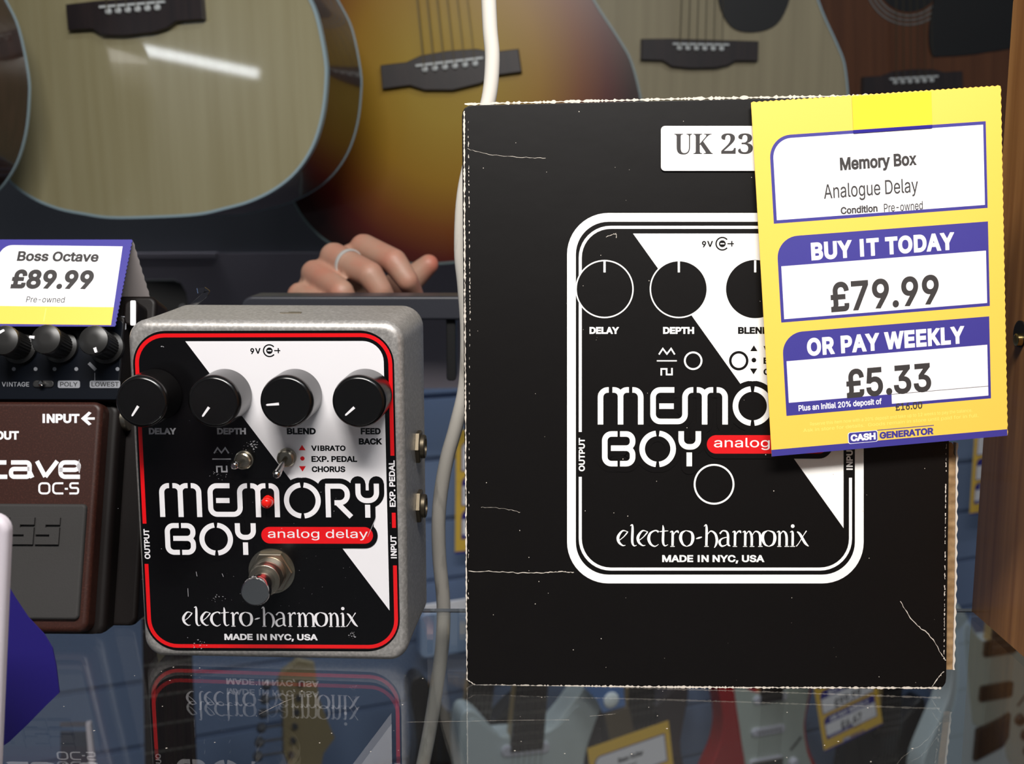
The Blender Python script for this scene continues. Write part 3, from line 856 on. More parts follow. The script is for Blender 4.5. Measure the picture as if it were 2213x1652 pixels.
    # side jacks and top power socket
    for py in (1003, 1140):
        z = fp.loc(885, py)[1]; xr = cx + w / 2; b = MB()
        bolt(b, (xr + .0006, .030, z), (1, 0, 0), .0068, .0017); j = b.build('jack_nut', M_AGED, root, smooth=20)
        b = MB(); b.lathe([(.0047, .0015), (.0047, .0030), (.0044, .0034), (.0032, .0034), (.003, .0015)], (xr + .0006, .030, z), (1, 0, 0), 28); b.build('jack_bushing', M_AGED, j)
    x = fp.loc(594, 690)[0]; b = MB()
    b.box(x - .0055, x + .0055, .018, .029, h - .001, h + .0003); o = b.build('power_socket', M_BLACK, root, smooth=0)
    b = MB(); b.box(x - .0035, x + .0045, .021, .022, h, h + .0009); b.box(x - .001, x + .004, .024, .0255, h, h + .0008); b.build('contact', M_NICKEL, o, smooth=0)
    return root


pedal()


# ---------------------------------------------------------------- brown octave pedal on the left, leaning back
fo = Frame(on_shelf(190, 1392), 1.0, 19.0, 0)


def pl(px, py, off=0): return fo.loc(px, py, off)


def octave_pedal():
    root = thing('effects_pedal', 'dark brown octave pedal leaning back at the left with a black rubber pad', 'effects pedal', m=fo.mat())
    def flat(b):      # undersides rest flat on the shelf although the pedal leans back
        b.v = [(x, y, max(z, y * math.tan(R(19.0)) + .0002)) for x, y, z in b.v]
    # front treadle plane is y=0 of the frame
    xr = pl(204, 1120)[0]; zt, zb_ = pl(200, 868)[1], pl(190, 1368)[1]; wd = .0735; xl = xr - wd; xm = (xl + xr) / 2
    b = MB(); b.rbox(xl, xr, 0, .014, zb_, zt, .0022, 4, corner=.004); flat(b); b.build('treadle', M_BROWN, root)
    z1 = pl(150, 1090)[1]; z2 = pl(150, 1340)[1]; xp = pl(181, 1215)[0]
    b = MB(); b.rbox(xl + (xr - xp), xp, -.0018, .003, z2, z1, .0012, 3, corner=.0018); pad = b.build('rubber_pad', M_RUBBER, root)
    # moulded block lettering on the pad
    b = MB(); lw = .0030
    def seg(x0, z0, x1, z1): b.rbox(min(x0, x1), max(x0, x1), -.0027, -.0015, min(z0, z1), max(z0, z1), .0004, 2, corner=.0006)
    s0 = pl(28, 1178)
    cw = (pl(141, 1150)[0] - pl(86, 1150)[0]); zT = pl(100, 1120)[1]; zB = pl(100, 1178)[1]; hh = zT - zB; bar = hh * .27
    def letter(ch, x0):
        x1 = x0 + cw * .93; zm = (zT + zB) / 2
        if ch == 'S':
            v = bar * 1.35
            b.prism([(x0, zT), (x1, zT), (x1, zT - bar), (x0 + v, zT - bar), (x0 + v, zm + bar / 2), (x1, zm + bar / 2), (x1, zB), (x0, zB), (x0, zB + bar), (x1 - v, zB + bar), (x1 - v, zm - bar / 2), (x0, zm - bar / 2)][::-1], -.0029, -.0015, .0002)
        else:
            v = bar * 1.35; yy = (-.0029, -.0015); o_, n_ = [(x0, zB), (x1, zB), (x1, zT), (x0, zT)], [(x0 + v, zB + bar), (x1 - v, zB + bar), (x1 - v, zT - bar), (x0 + v, zT - bar)]
            b.loft([[(x, yy[1], z) for x, z in o_], [(x, yy[0], z) for x, z in o_], [(x, yy[0], z) for x, z in n_], [(x, yy[1], z) for x, z in n_]], False, False)
            if ch == 'B': b.box(x0 + v, x1 - v, yy[0], yy[1], zm - bar / 2, zm + bar / 2)
    x0 = pl(86, 1150)[0]
    for k, ch in ((-2, 'B'), (-1, 'O'), (0, 'S'), (1, 'S')): letter(ch, pl(28, 1150)[0] + k * cw + (0 if k < 0 else 0))
    b.build('raised_letters', M_RUBBER, pad)
    # chassis and base plate behind the treadle
    xc = pl(240, 1200, .009)[0]; zc = pl(200, 1379, .009)[1]; zct = pl(250, 868, .009)[1]
    b = MB(); b.rbox(xl - (xc - xr), xc, .008, .022, zc, zct, .003, 3, corner=.005); flat(b); b.build('chassis', M_BROWN_DARK, root)
    xb = pl(306, 1200, .018)[0]; zbb = pl(290, 1356, .018)[1]; zbt = pl(290, 640, .018)[1]
    b = MB(); b.rbox(xl - (xb - xr), xb, .017, .034, zbb, zbt, .002, 3, corner=.004); flat(b); b.build('base_plate', M_BROWN_DARK, root)
    # upper control block
    yk = .004; z0 = zt + .0008; z1 = pl(250, 690, .01)[1]; xq = pl(262, 800, yk)[0]
    b = MB(); b.rbox(xl - (xq - xr), xq, yk, .019, z0, z1, .0012, 2, corner=.002); cb = b.build('control_block', M_BROWN_DARK, root)
    b = MB(); b.rbox(xl - (xq - xr), xq - .0004, yk - .0004, yk + .003, z0 + .0005, z1 - .002, .0004, 2, corner=.0015); b.build('control_panel', M_NAVY, root)
    # top right shoulder seen beside the card
    s1 = pl(300, 650, .008)
    b = MB(); b.rbox(pl(262, 700, .0055)[0], pl(296, 700, .0055)[0],   .0055, .0185, z1 - .004, s1[1], .0016, 3, corner=.003); sh = b.build('side_shoulder', M_BROWN_DARK, root)
    a = Art([M_SILVER_PRINT, M_BLACK, M_PRINT_WHITE]); fs = lambda x, y: pl(x, y, .0055)
    a.rr(282, 650, 294, 704, 3, M_PRINT_WHITE, 1); a.text('T', 262, 684, 270, 696, M_SILVER_PRINT, 2, .02); a.rr(264, 699, 273, 713, 2, M_SILVER_PRINT, 3); a.text('E', 266, 701, 271, 711, M_BLACK, 4, .03)  # pale bar is the edge highlight painted on; the letters are print
    a.build('shoulder_print_and_glint', sh, fs, .0053)
    # printing
    a = Art([M_PRINT_WHITE, M_SILVER_PRINT, M_BLACK, M_BROWN_DARK]); W_ = M_PRINT_WHITE
    f0 = lambda x, y: pl(x, y, 0)
    a.text('INPUT', 92, 895, 172, 915, W_, 1, .04); a.stroke([(205, 905), (186, 905)], 5, W_, 1); a.poly([(175, 905), (192, 890), (198, 893), (186, 905), (198, 917), (192, 920)], W_, 1)
    a.text('OUT', -10, 932, 41, 951, W_, 1, .04)
    # product word drawn as even strokes
    def s(pts, r=9, w=9.5): a.stroke([tuple(p) for p in fillet(pts, r)], w, W_, 1)
    a.ring(-116, 1014, 17, 9.5, W_, 1); s([(-52, 1000), (-84, 1000), (-84, 1031), (-52, 1031)], 12); s([(-36, 985), (-36, 1031), (14, 1031)], 12); s([(-48, 1000), (14, 1000)])
    s([(16, 1031), (0, 1031)]); s([(24, 1000), (64, 1000), (64, 1031), (24, 1031), (24, 1014), (64, 1014)], 7); s([(64, 1020), (70, 1033)], 3)
    s([(80, 997), (98, 1031)], 2); s([(98, 1031), (124, 997)], 2)
    s([(128, 1016), (171, 1016), (171, 1000), (131, 1000), (131, 1031), (173, 1031)], 10)
    def t(pts, r=5): a.stroke([tuple(p) for p in fillet(pts, r)], 4.2, W_, 1)
    t([(98, 1045), (107, 1045), (107, 1067), (85, 1067), (85, 1045), (98, 1045)], 7); t([(137, 1045), (115, 1045), (115, 1067), (137, 1067)], 7); t([(140, 1057), (147, 1057)]); t([(170, 1045), (152, 1045), (152, 1055), (169, 1055), (169, 1067), (150, 1067)], 4)
    a.build('treadle_print', root, f0, -.00006)
    a = Art([M_PRINT_WHITE, M_SILVER_PRINT, M_BLACK]); f1 = lambda x, y: pl(x, y, yk - .0004)
    a.text('VINTAGE', 4, 826, 63, 836, M_SILVER_PRINT, 1, .012)
    a.rr(125, 823, 173, 839, 4, M_SILVER_PRINT, 1); a.text('POLY', 130, 826, 168, 836, M_BLACK, 2, .012)
    a.rr(194, 823, 260, 839, 4, M_SILVER_PRINT, 1); a.text('LOWEST', 198, 826, 257, 836, M_BLACK, 2, .012)
    for x in (30, 77, 118, 165, 254): a.circle(x, 798, 4.2, M_SILVER_PRINT, 1, 20)
    a.stroke([(192, 785), (207, 800)], 7, M_SILVER_PRINT, 1); a.stroke([(205, 806), (205, 823)], 1.2, M_SILVER_PRINT, 1)
    a.build('panel_print', root, f1, yk - .00046)
    # selector slider
    x, z = pl(95, 831, yk); b = MB(); b.rbox(x - .0045, x + .0045, yk - .001, yk + .001, z - .0016, z + .0016, .0006, 2, corner=.0015); sl = b.build('slide_switch', M_BLACK, root)
    b = MB(); b.lathe([(.0013, 0), (.0012, .002), (.0007, .0026)], (x, yk - .001, z), (0, -1, 0), 20); b.build('slider', M_CHROME, sl)
    # knobs: dark grey ribbed barrels
    caps = [(-92, 735, 0), (7, 735, 60), (98, 733, -35), (201, 735, 160)]
    kh = .0165
    for cx_, cy_, an in caps:
        xc_, zc_ = fo.loc(cx_, cy_, yk - kh); n = 60
        rad = .0061; b = MB()
        def ringp(r, y, rib): return [(xc_ + (r + (rib if i % 2 else 0)) * math.cos(2 * math.pi * i / n), y, zc_ + (r + (rib if i % 2 else 0)) * math.sin(2 * math.pi * i / n)) for i in range(n)]
        b.loft([ringp(rad * 1.15, yk - .0006, 0), ringp(rad * 1.15, yk - .0024, 0), ringp(rad * .9, yk - .0032, .0002), ringp(rad * .95, yk - kh + .0030, .0002), ringp(rad * 1.0, yk - kh + .0012, .0002), ringp(rad * .96, yk - kh + .0002, 0), ringp(rad * .7, yk - kh - .0004, 0), ringp(rad * .3, yk - kh - .0007, 0)])
        k = b.build('knob', M_KNOB_GREY, root, smooth=30)
        d = {7: (-.1, .55), 98: (-.85, .1), 201: (.25, -.7), -92: (0, .7)}[cx_]
        p = Vector((xc_ + d[0] * rad, yk - kh - .0002, zc_ + d[1] * rad)); q = Vector((d[0], 0, d[1])).normalized()
        if cx_ == 7: q = Vector((.9, 0, .5))
        n_ = Vector((-q.z, 0, q.x)) * .0006; e_ = q * .0010
        b = MB(); b.loft([[tuple(v + Vector((0, yy, 0))) for v in (p - e_ - n_, p + e_ - n_ * .8, p + e_ * 1.2, p + e_ + n_ * .8, p - e_ + n_)] for yy in (-.0006, .0006)])
        b.build('pointer', M_PRINT_WHITE, k, smooth=0)
    # input jack on the right side
    x, z = pl(243, 905, .014); b = MB(); bolt(b, (xc - .001, .0145, z), (1, 0, 0), .0052, .003, 24); j = b.build('jack_nut', M_NICKEL, root)
    return root


octave_pedal()

# tent price card over its knobs
ft = Frame(fo.O + fo.U * pl(250, 720, -.002)[0] + fo.V * pl(250, 722, -.002)[1] - fo.I * .0045, 1.0, 36.0, 0)


def tent_card():
    root = thing('price_card', 'small folded tent price card with blue border above the brown pedal', 'price card', m=ft.mat())
    f = lambda x, y: ft.loc(x, y)
    TR, BR = f(284, 518), f(249, 706); xl = f(-140, 620)[0]; zt, zb_ = TR[1], BR[1]; xr = (TR[0] + BR[0]) / 2
    n = 44
    edge = [(xr + (0, .0004)[i % 2], zb_ + (zt - zb_) * i / n) for i in range(n + 1)]
    b = MB(); b.prism([(xl, zb_)] + edge + [(xl, zt)], 0, .0004); b.build('front_leaf', [M_BLUE], root, smooth=0)
    # rear leaf folds down behind
    b = MB(); n = 40; back = (f(345, 668)[0] - xr, .0)
    dz = .049; dy = .044
    lo = []
    for k in (0, .0004):
        lo.append([(xl, .0004 + k, zt)] + [(xr + (0, .0004)[i % 2] + .003 * i / n, .0004 + k + (dy + .030) * i / n, zt - (dz - .016) * i / n) for i in range(n + 1)] + [(xl, .0004 + k + dy + .030, zt - dz + .016)])
    b.loft(lo); o = b.build('rear_leaf', M_CARD_BACK, root, smooth=0); o['label'] = 'plain grey back leaf'
    a = Art([M_CARD, M_YELLOW, M_INK, M_BLUE, M_PALE_YELLOW])
    # working picture coordinates straightened along the leaf
    hx = homog([(0, 530), (265, 533), (0, 704), (240, 704)], [(0, 0), (265, 0), (0, 172), (265, 172)])
    inv = homog([(0, 0), (265, 0), (0, 172), (265, 172)], [f(8, 530), f(265, 533), f(-28, 700), f(240, 703)])
    r = 26
    pts = [(-6 + r - r * math.cos(R(t)), r - r * math.sin(R(t))) for t in range(0, 91, 10)] + [(265, 0), (265, 172), (-110, 172), (-110, r)]
    a.poly([(-6 + r - r * math.cos(R(t)), r - r * math.sin(R(t))) for t in range(0, 91, 10)] + [(265, 0), (265, 134), (-6, 134)], M_CARD, 1)
    a.rect(-6, 134, 265, 172, M_YELLOW, 1)
    a.text('Boss Octave', 36, 13, 216, 36, M_INK, 2, .032); a.text('£89.99', 34, 54, 212, 97, M_INK, 2, .04); a.text('Pre-owned', 74, 113, 157, 126, M_INK, 2, .008)
    a.stroke([(120, 138), (120, 166)], 2, M_PALE_YELLOW, 2)
    a.build('printed_face', root, inv, -.00004)
    return root


tent_card()

# clear acrylic easel behind the brown pedal, and its bent lip
def acrylic():
    Yp = .4558
    def q(x, y): d = ray(x, y); return CAM + d * (Yp / d.y)
    line = [q(412, 664), q(444, 636), q(447, 630), q(442, 627), q(426, 629)]
    low = line[0] + (line[0] - line[1]) * 1.3
    line = [Vector((low.x + .0005, Yp, .003)), Vector((low.x, Yp, low.z - .006)), low] + line
    o0 = Vector((low.x, Yp, 0)); r = thing('acrylic_stand', 'clear acrylic stand with a bent lip showing above the silver pedal', 'stand', m=Matrix.Translation(o0))
    th = .0011; loops = []
    for i, p in enumerate(line):
        t = (line[min(i + 1, len(line) - 1)] - line[max(i - 1, 0)]).normalized(); nn = Vector((-t.z, 0, t.x)) * th; c = p - o0
        loops.append([tuple(c - nn), tuple(c + nn), tuple(c + nn + Vector((0, .0012, 0))), tuple(c - nn + Vector((0, .0012, 0)))])
    b = MB(); b.loft(loops); b.build('bent_strip', M_ACRYLIC, r, smooth=20)
    b = MB(); b.box(-.006, .02, 0, .0012, 0, .003); b.build('foot', M_ACRYLIC, r, smooth=0)


acrylic()

# ---------------------------------------------------------------- white cable
def cable():
    px = [(1050, -420), (1052, -200), (1055, -40), (1059, 60), (1064, 130), (1056, 215), (1030, 300), (1003, 420), (997, 540), (1004, 620), (1010, 720), (1006, 830), (986, 920), (964, 1000), (949, 1100), (949, 1200), (958, 1300), (957, 1400), (944, 1500), (928, 1600), (905, 1720), (880, 1900), (860, 2200)]
    pts = []
    for x, y in px:
        d = ray(x, y); Yp = .474; pts.append(CAM + d * (Yp / d.y))
    pts = spline(pts, 6)
    b = MB(); b.tube(pts, .0031, 16)
    o = b.build('power_cable', M_CABLE); tag(o, 'scuffed white cable hanging between the silver pedal and the black box', 'cable')


cable()

# ---------------------------------------------------------------- wooden case on the right
def wood_case():
    X = .1965; y1 = .455; z1 = .258
    root = thing('wooden_case', 'varnished wooden case standing at the right end of the glass shelf', 'case', m=Matrix.Translation((X, y1, 0)))
    b = MB(); dpt = .30; wid = .20
    out = [(0, 0)] + [(0, z1 - .012)] + [(.012 - .012 * math.cos(R(t)), z1 - .012 + .012 * math.sin(R(t))) for t in range(15, 91, 15)] + [(dpt - .02, z1), (dpt, z1 - .02), (dpt, 0)]
    # outline runs in depth (towards the viewer) and height, extruded to the right
    loops = []
    for x, ins in ((0.0015, 0), (0, .0015), (wid, .0015), (wid + .0015, 0)):
        pass
    def lp(x, ins):
        return [(x + .000, -max(ins, min(dpt - ins, y)), max(0, z - ins if z > .1 else z)) for y, z in out]
    b.loft([lp(.0015 * 0 + .0015, 0) if False else lp(0, .0015), lp(.0012, 0), lp(wid, 0)])
    b.build('shell', M_WOODCASE, root, smooth=40)
    # lined hole
    d = ray(2206, 722); t = X / d.x; p = CAM + d * t; ly, lz = p.y - y1, p.z
    b = MB(); b.lathe([(.0052, 0), (.0052, .0006), (.0044, .0008)], (0, ly, lz), (-1, 0, 0), 28); h = b.build('port_ring', M_BLACK, root)
    b = MB(); b.lathe([(.0024, .0004), (.0024, .0022), (.0016, .0026)], (-.0004, ly - .002, lz - .002), (-1, 0, 0), 20); b.build('brass_stud', mat('brass', rgb(196, 178, 120), .25, 1), h)


wood_case()


# ---------------------------------------------------------------- objects at the left front corner
def foreground():
    # white case edge close to the lens
    p = on_shelf(10, 1700)
    zc = .300; a0 = at(-16, 1138, zc); X = a0.x
    root = thing('white_case', 'white plastic case edge out of focus at the lower left corner', 'case', m=Matrix.Translation((X, a0.y, a0.z)) @ Matrix.Rotation(R(6.4), 4, 'Y') @ Matrix.Translation((.0002, 0, -a0.z)))
    b = MB(); b.rbox(-.034, .0046, -.002, .003, 0, a0.z + .0035, .0018, 5, corner=.0045)
    b.build('shell', M_WHITE_PLASTIC, root)
    # bent blue card standing behind it
    pz = .350
    out = [(-60, 1230), (10, 1255), (30, 1290), (60, 1335), (95, 1372), (113, 1402), (121, 1440), (128, 1498), (100, 1525), (60, 1566), (20, 1604), (-20, 1640), (-60, 1660)]
    q = [at(x, y, pz) for x, y in out]
    base = Vector((q[0].x, q[0].y, 0))
    r2 = thing('blue_card', 'deep blue bent card behind the blurred white case at lower left', 'card', m=Matrix.Translation(base))
    lo = []
    for k in (0, .0006):
        lo.append([(v.x - base.x, (v.y - base.y) + k, max(v.z, .0003)) for v in q])
    b = MB(); b.loft(lo); b.build('leaf', M_BLUE_CARD, r2, smooth=0)


foreground()


# ---------------------------------------------------------------- acoustic guitars
HALF = [(0, -1), (.25, -.995), (.41, -.97), (.55, -.94), (.69, -.885), (.81, -.805), (.905, -.69), (.965, -.55), (.995, -.4), (1, -.28), (.965, -.07), (.905, .06), (.8, .25), (.72, .45), (.68, .65), (.69, .85), (.73, 1.05), (.75, 1.25), (.72, 1.45), (.6, 1.62), (.4, 1.72), (.2, 1.75), (0, 1.76)]
AG = 'acoustic guitars hanging in the upper background'


def body_outline(hw, t, grow=0.0):
    h = [(x * hw, z * t) for x, z in HALF]
    pts = h + [(-x, z) for x, z in h[-2:0:-1]]
    o = [(p.x, p.y) for p in spline([(x, z) for x, z in pts], 4, True)]
    return inset(o, -grow) if grow else o


def acoustic(label, px, py, z, yaw, roll, topm, hw=.198, t=.204, depth=.10, sidem=None, bridge='belly', guard=None, bindm=None, scale=1.0):
    f = Frame(at(px, py, z), yaw, 0, roll)
    root = thing('acoustic_guitar', label, 'guitar', AG, f.mat() @ Matrix.Scale(scale, 4))
    sidem = sidem or M_MAHOG; ol = body_outline(hw, t)
    b = MB(); b.loft([[(x, 0, zz) for x, zz in ol], [(x, .0006, zz) for x, zz in ol]]); b.build('soundboard', topm, root, smooth=0)
    b = MB(); og = body_outline(hw, t, .0012)
    b.loft([[(x, .0007, zz) for x, zz in ol], [(x, .003, zz) for x, zz in og], [(x, depth * .5, zz) for x, zz in og], [(x, depth, zz) for x, zz in og], [(x, depth + .004, zz) for x, zz in inset(og, .01)]])
    b.build('sides_and_back', sidem, root, smooth=40)
    b = MB(); n = len(ol); lo = []
    i1, o1 = inset(ol, .003), inset(ol, -.002)
    b.loft([[(x, -.0012, zz) for x, zz in i1], [(x, -.0012, zz) for x, zz in o1], [(x, .005, zz) for x, zz in o1], [(x, .005, zz) for x, zz in inset(ol, .001)]], False, False)
    b.build('binding', bindm or M_BIND, root)
    b = MB(); b.loft([[(x, depth - .002, zz) for x, zz in inset(ol, -.0008)], [(x, depth - .002, zz) for x, zz in inset(ol, -.0026)], [(x, depth + .001, zz) for x, zz in inset(ol, -.0026)], [(x, depth + .001, zz) for x, zz in inset(ol, -.0008)]], False, False)
    b.build('back_binding', bindm or M_BIND, root)
    # bridge
    if bridge == 'belly':
        h = [(-.075, -.013), (-.045, -.0125), (-.03, -.019), (0, -.0225), (.03, -.019), (.045, -.0125), (.075, -.012), (.074, .012), (.046, .012), (.03, .017), (0, .0185), (-.03, .017), (-.046, .012), (-.074, .012)]
    else:
        h = [(-.075, -.013), (-.048, -.0135), (-.036, -.0205), (-.012, -.0225), (.02, -.0215), (.036, -.018), (.046, -.0125), (.075, -.0125), (.075, .012), (.04, .0125), (-.04, .0135), (-.075, .0125)]
    b = MB(); b.prism(h, -.008, .0, .0016); br = b.build('bridge', M_ROSEWOOD, root, smooth=30)
    b = MB(); b.box(-.036, .036, -.0105, -.007, .0055, .0078); o = b.build('saddle', M_PIN, br, smooth=0)
    for k in range(6):
        x = -.027 + k * .0108; b = MB(); b.lathe([(.0036, .007), (.0036, .0088), (.0028, .0102), (.0012, .0108)], (x, 0, .002), (0, -1, 0), 14)
        b.build('bridge_pin', M_PIN, br)
    # sound hole and rosette, neck, strings
    zs = t * .72
    b = MB(); b.lathe([(.050, 0), (.050, .0009)], (0, 0, zs), (0, -1, 0), 48); b.build('soundhole', M_BLACK, root)
    b = MB()
    for r0 in (.054, .060, .066): b.lathe([(r0, .0003), (r0, .0011), (r0 + .0022, .0011), (r0 + .0022, .0003)], (0, 0, zs), (0, -1, 0), 48, cap0=False, cap1=False)
    b.build('rosette', mat('dim_rosette', rgb(112, 114, 112), .4), root)
    ze = t * 1.76
    b = MB(); b.prism([(-.029, zs + .052), (.029, zs + .052), (.022, ze + .36), (-.022, ze + .36)], -.007, 0, .001); fb_ = b.build('fretboard', M_ROSEWOOD, root, smooth=30)
    b = MB(); b.prism([(-.028, ze - .004), (.028, ze - .004), (.0215, ze + .36), (-.0215, ze + .36)], 0, .022, 0); b.build('neck', sidem, root, smooth=30)
    b = MB(); b.prism([(-.024, ze + .36), (.024, ze + .36), (.036, ze + .39), (.034, ze + .54), (0, ze + .53), (-.034, ze + .54), (-.036, ze + .39)], .0, .016, .001); hd = b.build('headstock', M_ROSEWOOD, root, smooth=30)
    for sgn in (-1, 1):
        for k in range(3):
            b = MB(); zz = ze + .41 + k * .045; b.lathe([(.003, 0), (.003, .012), (.008, .013), (.009, .018), (.006, .022)], (sgn * .034, .008, zz), (sgn, 0, 0), 12); b.build('tuner', M_NICKEL, hd)
    for k in range(6):
        x = -.027 + k * .0108; b = MB(); b.tube([(x, -.0096, -.002), (x, -.0112, .0066), (x * .66, -.010, ze + .37)], .0007 - .00006 * k, 6); b.build('string', M_STRING, root)
    if guard:
        b = MB(); b.prism([(p.x, p.y) for p in spline(guard, 5, True)], -.0022, -.0004, .0005); o = b.build('pickguard', M_BLACK, root, smooth=40)
    return root, ze, f


def sunburst():
    m = mat('sunburst_top', rgb(120, 86, 26), .3, coat=.3, spec=.25); nt = m.node_tree; b = nt.nodes['Principled BSDF']
    tc = nt.nodes.new('ShaderNodeTexCoord'); mp = nt.nodes.new('ShaderNodeMapping'); mp.inputs['Location'].default_value = (.02, 0, .01); mp.inputs['Scale'].default_value = (5.1, 0, 4.3)
    gr = nt.nodes.new('ShaderNodeVectorMath'); gr.operation = 'LENGTH'; cr = nt.nodes.new('ShaderNodeValToRGB'); e = cr.color_ramp.elements
    e[0].position = .22; e[0].color = rgb(168, 138, 48); e[1].position = 1.0; e[1].color = rgb(40, 14, 12)
    for p, c in ((.5, rgb(156, 116, 32)), (.72, rgb(120, 66, 24)), (.86, rgb(84, 28, 20))): x = e.new(p); x.color = c
    nt.links.new(tc.outputs['Object'], mp.inputs[0]); nt.links.new(mp.outputs[0], gr.inputs[0]); nt.links.new(gr.outputs['Value'], cr.inputs[0]); nt.links.new(cr.outputs[0], b.inputs['Base Color'])
    return m


guard_r = [(.055, .155), (.07, .18), (.10, .20), (.125, .17), (.115, .11), (.09, .065), (.06, .055), (.045, .09)]
acoustic('glossy dark brown guitar side at the far left edge of the upper background', -500, 10, 1.02, 12, 0, M_SPRUCE, hw=.200, t=.204, depth=.09)
acoustic('pale natural acoustic guitar with blue binding at the upper left', 297, 28, 1.121, 12, 2, M_SPRUCE, bridge='square', depth=.10)
acoustic('amber sunburst acoustic guitar behind the white cable', 975, 150, 1.32, 4, 6, sunburst(), depth=.09, scale=1.115, sidem=M_MAHOG, bindm=mat('dim_binding', rgb(96, 112, 112), .4))
acoustic('pale grey acoustic guitar with dark pickguard above the black box', 1510, 110, 1.52, -6, 0, M_SPRUCE_GREY, bridge='square', scale=1.086, guard=[(.022, .068), (.04, .03), (.075, .024), (.105, .04), (.118, .09), (.10, .16), (.05, .19), (.03, .12)])
acoustic('orange brown acoustic guitar above the yellow price card', 1968, 180, 1.74, -8, 4, M_AMBER_TOP, scale=1.11, guard=[(.03, .04), (.05, .034), (.11, .036), (.17, .05), (.16, .12), (.12, .17), (.062, .185), (.03, .09)])
# ---------------------------------------------------------------- electric guitars on the slatwall
EO = [(30, 165), (48, 168), (74, 198), (98, 214), (112, 204), (113, 160), (105, 105), (103, 65), (118, 10), (150, -50), (160, -100), (145, -150), (100, -185), (30, -195), (-50, -190), (-120, -165), (-160, -110), (-163, -60), (-140, 0), (-115, 60), (-112, 115), (-125, 170), (-141, 222), (-138, 252), (-118, 256), (-92, 228), (-64, 190), (-34, 166)]
EP = [(28, 160), (60, 176), (84, 196), (100, 196), (104, 160), (97, 105), (95, 65), (108, 10), (128, -40), (124, -90), (92, -118), (52, -90), (40, -30), (38, -8), (-38, -8), (-56, 30), (-70, 90), (-84, 150), (-92, 196), (-84, 204), (-58, 176), (-28, 162)]
EG = 'electric guitars hanging on the slatted wall'


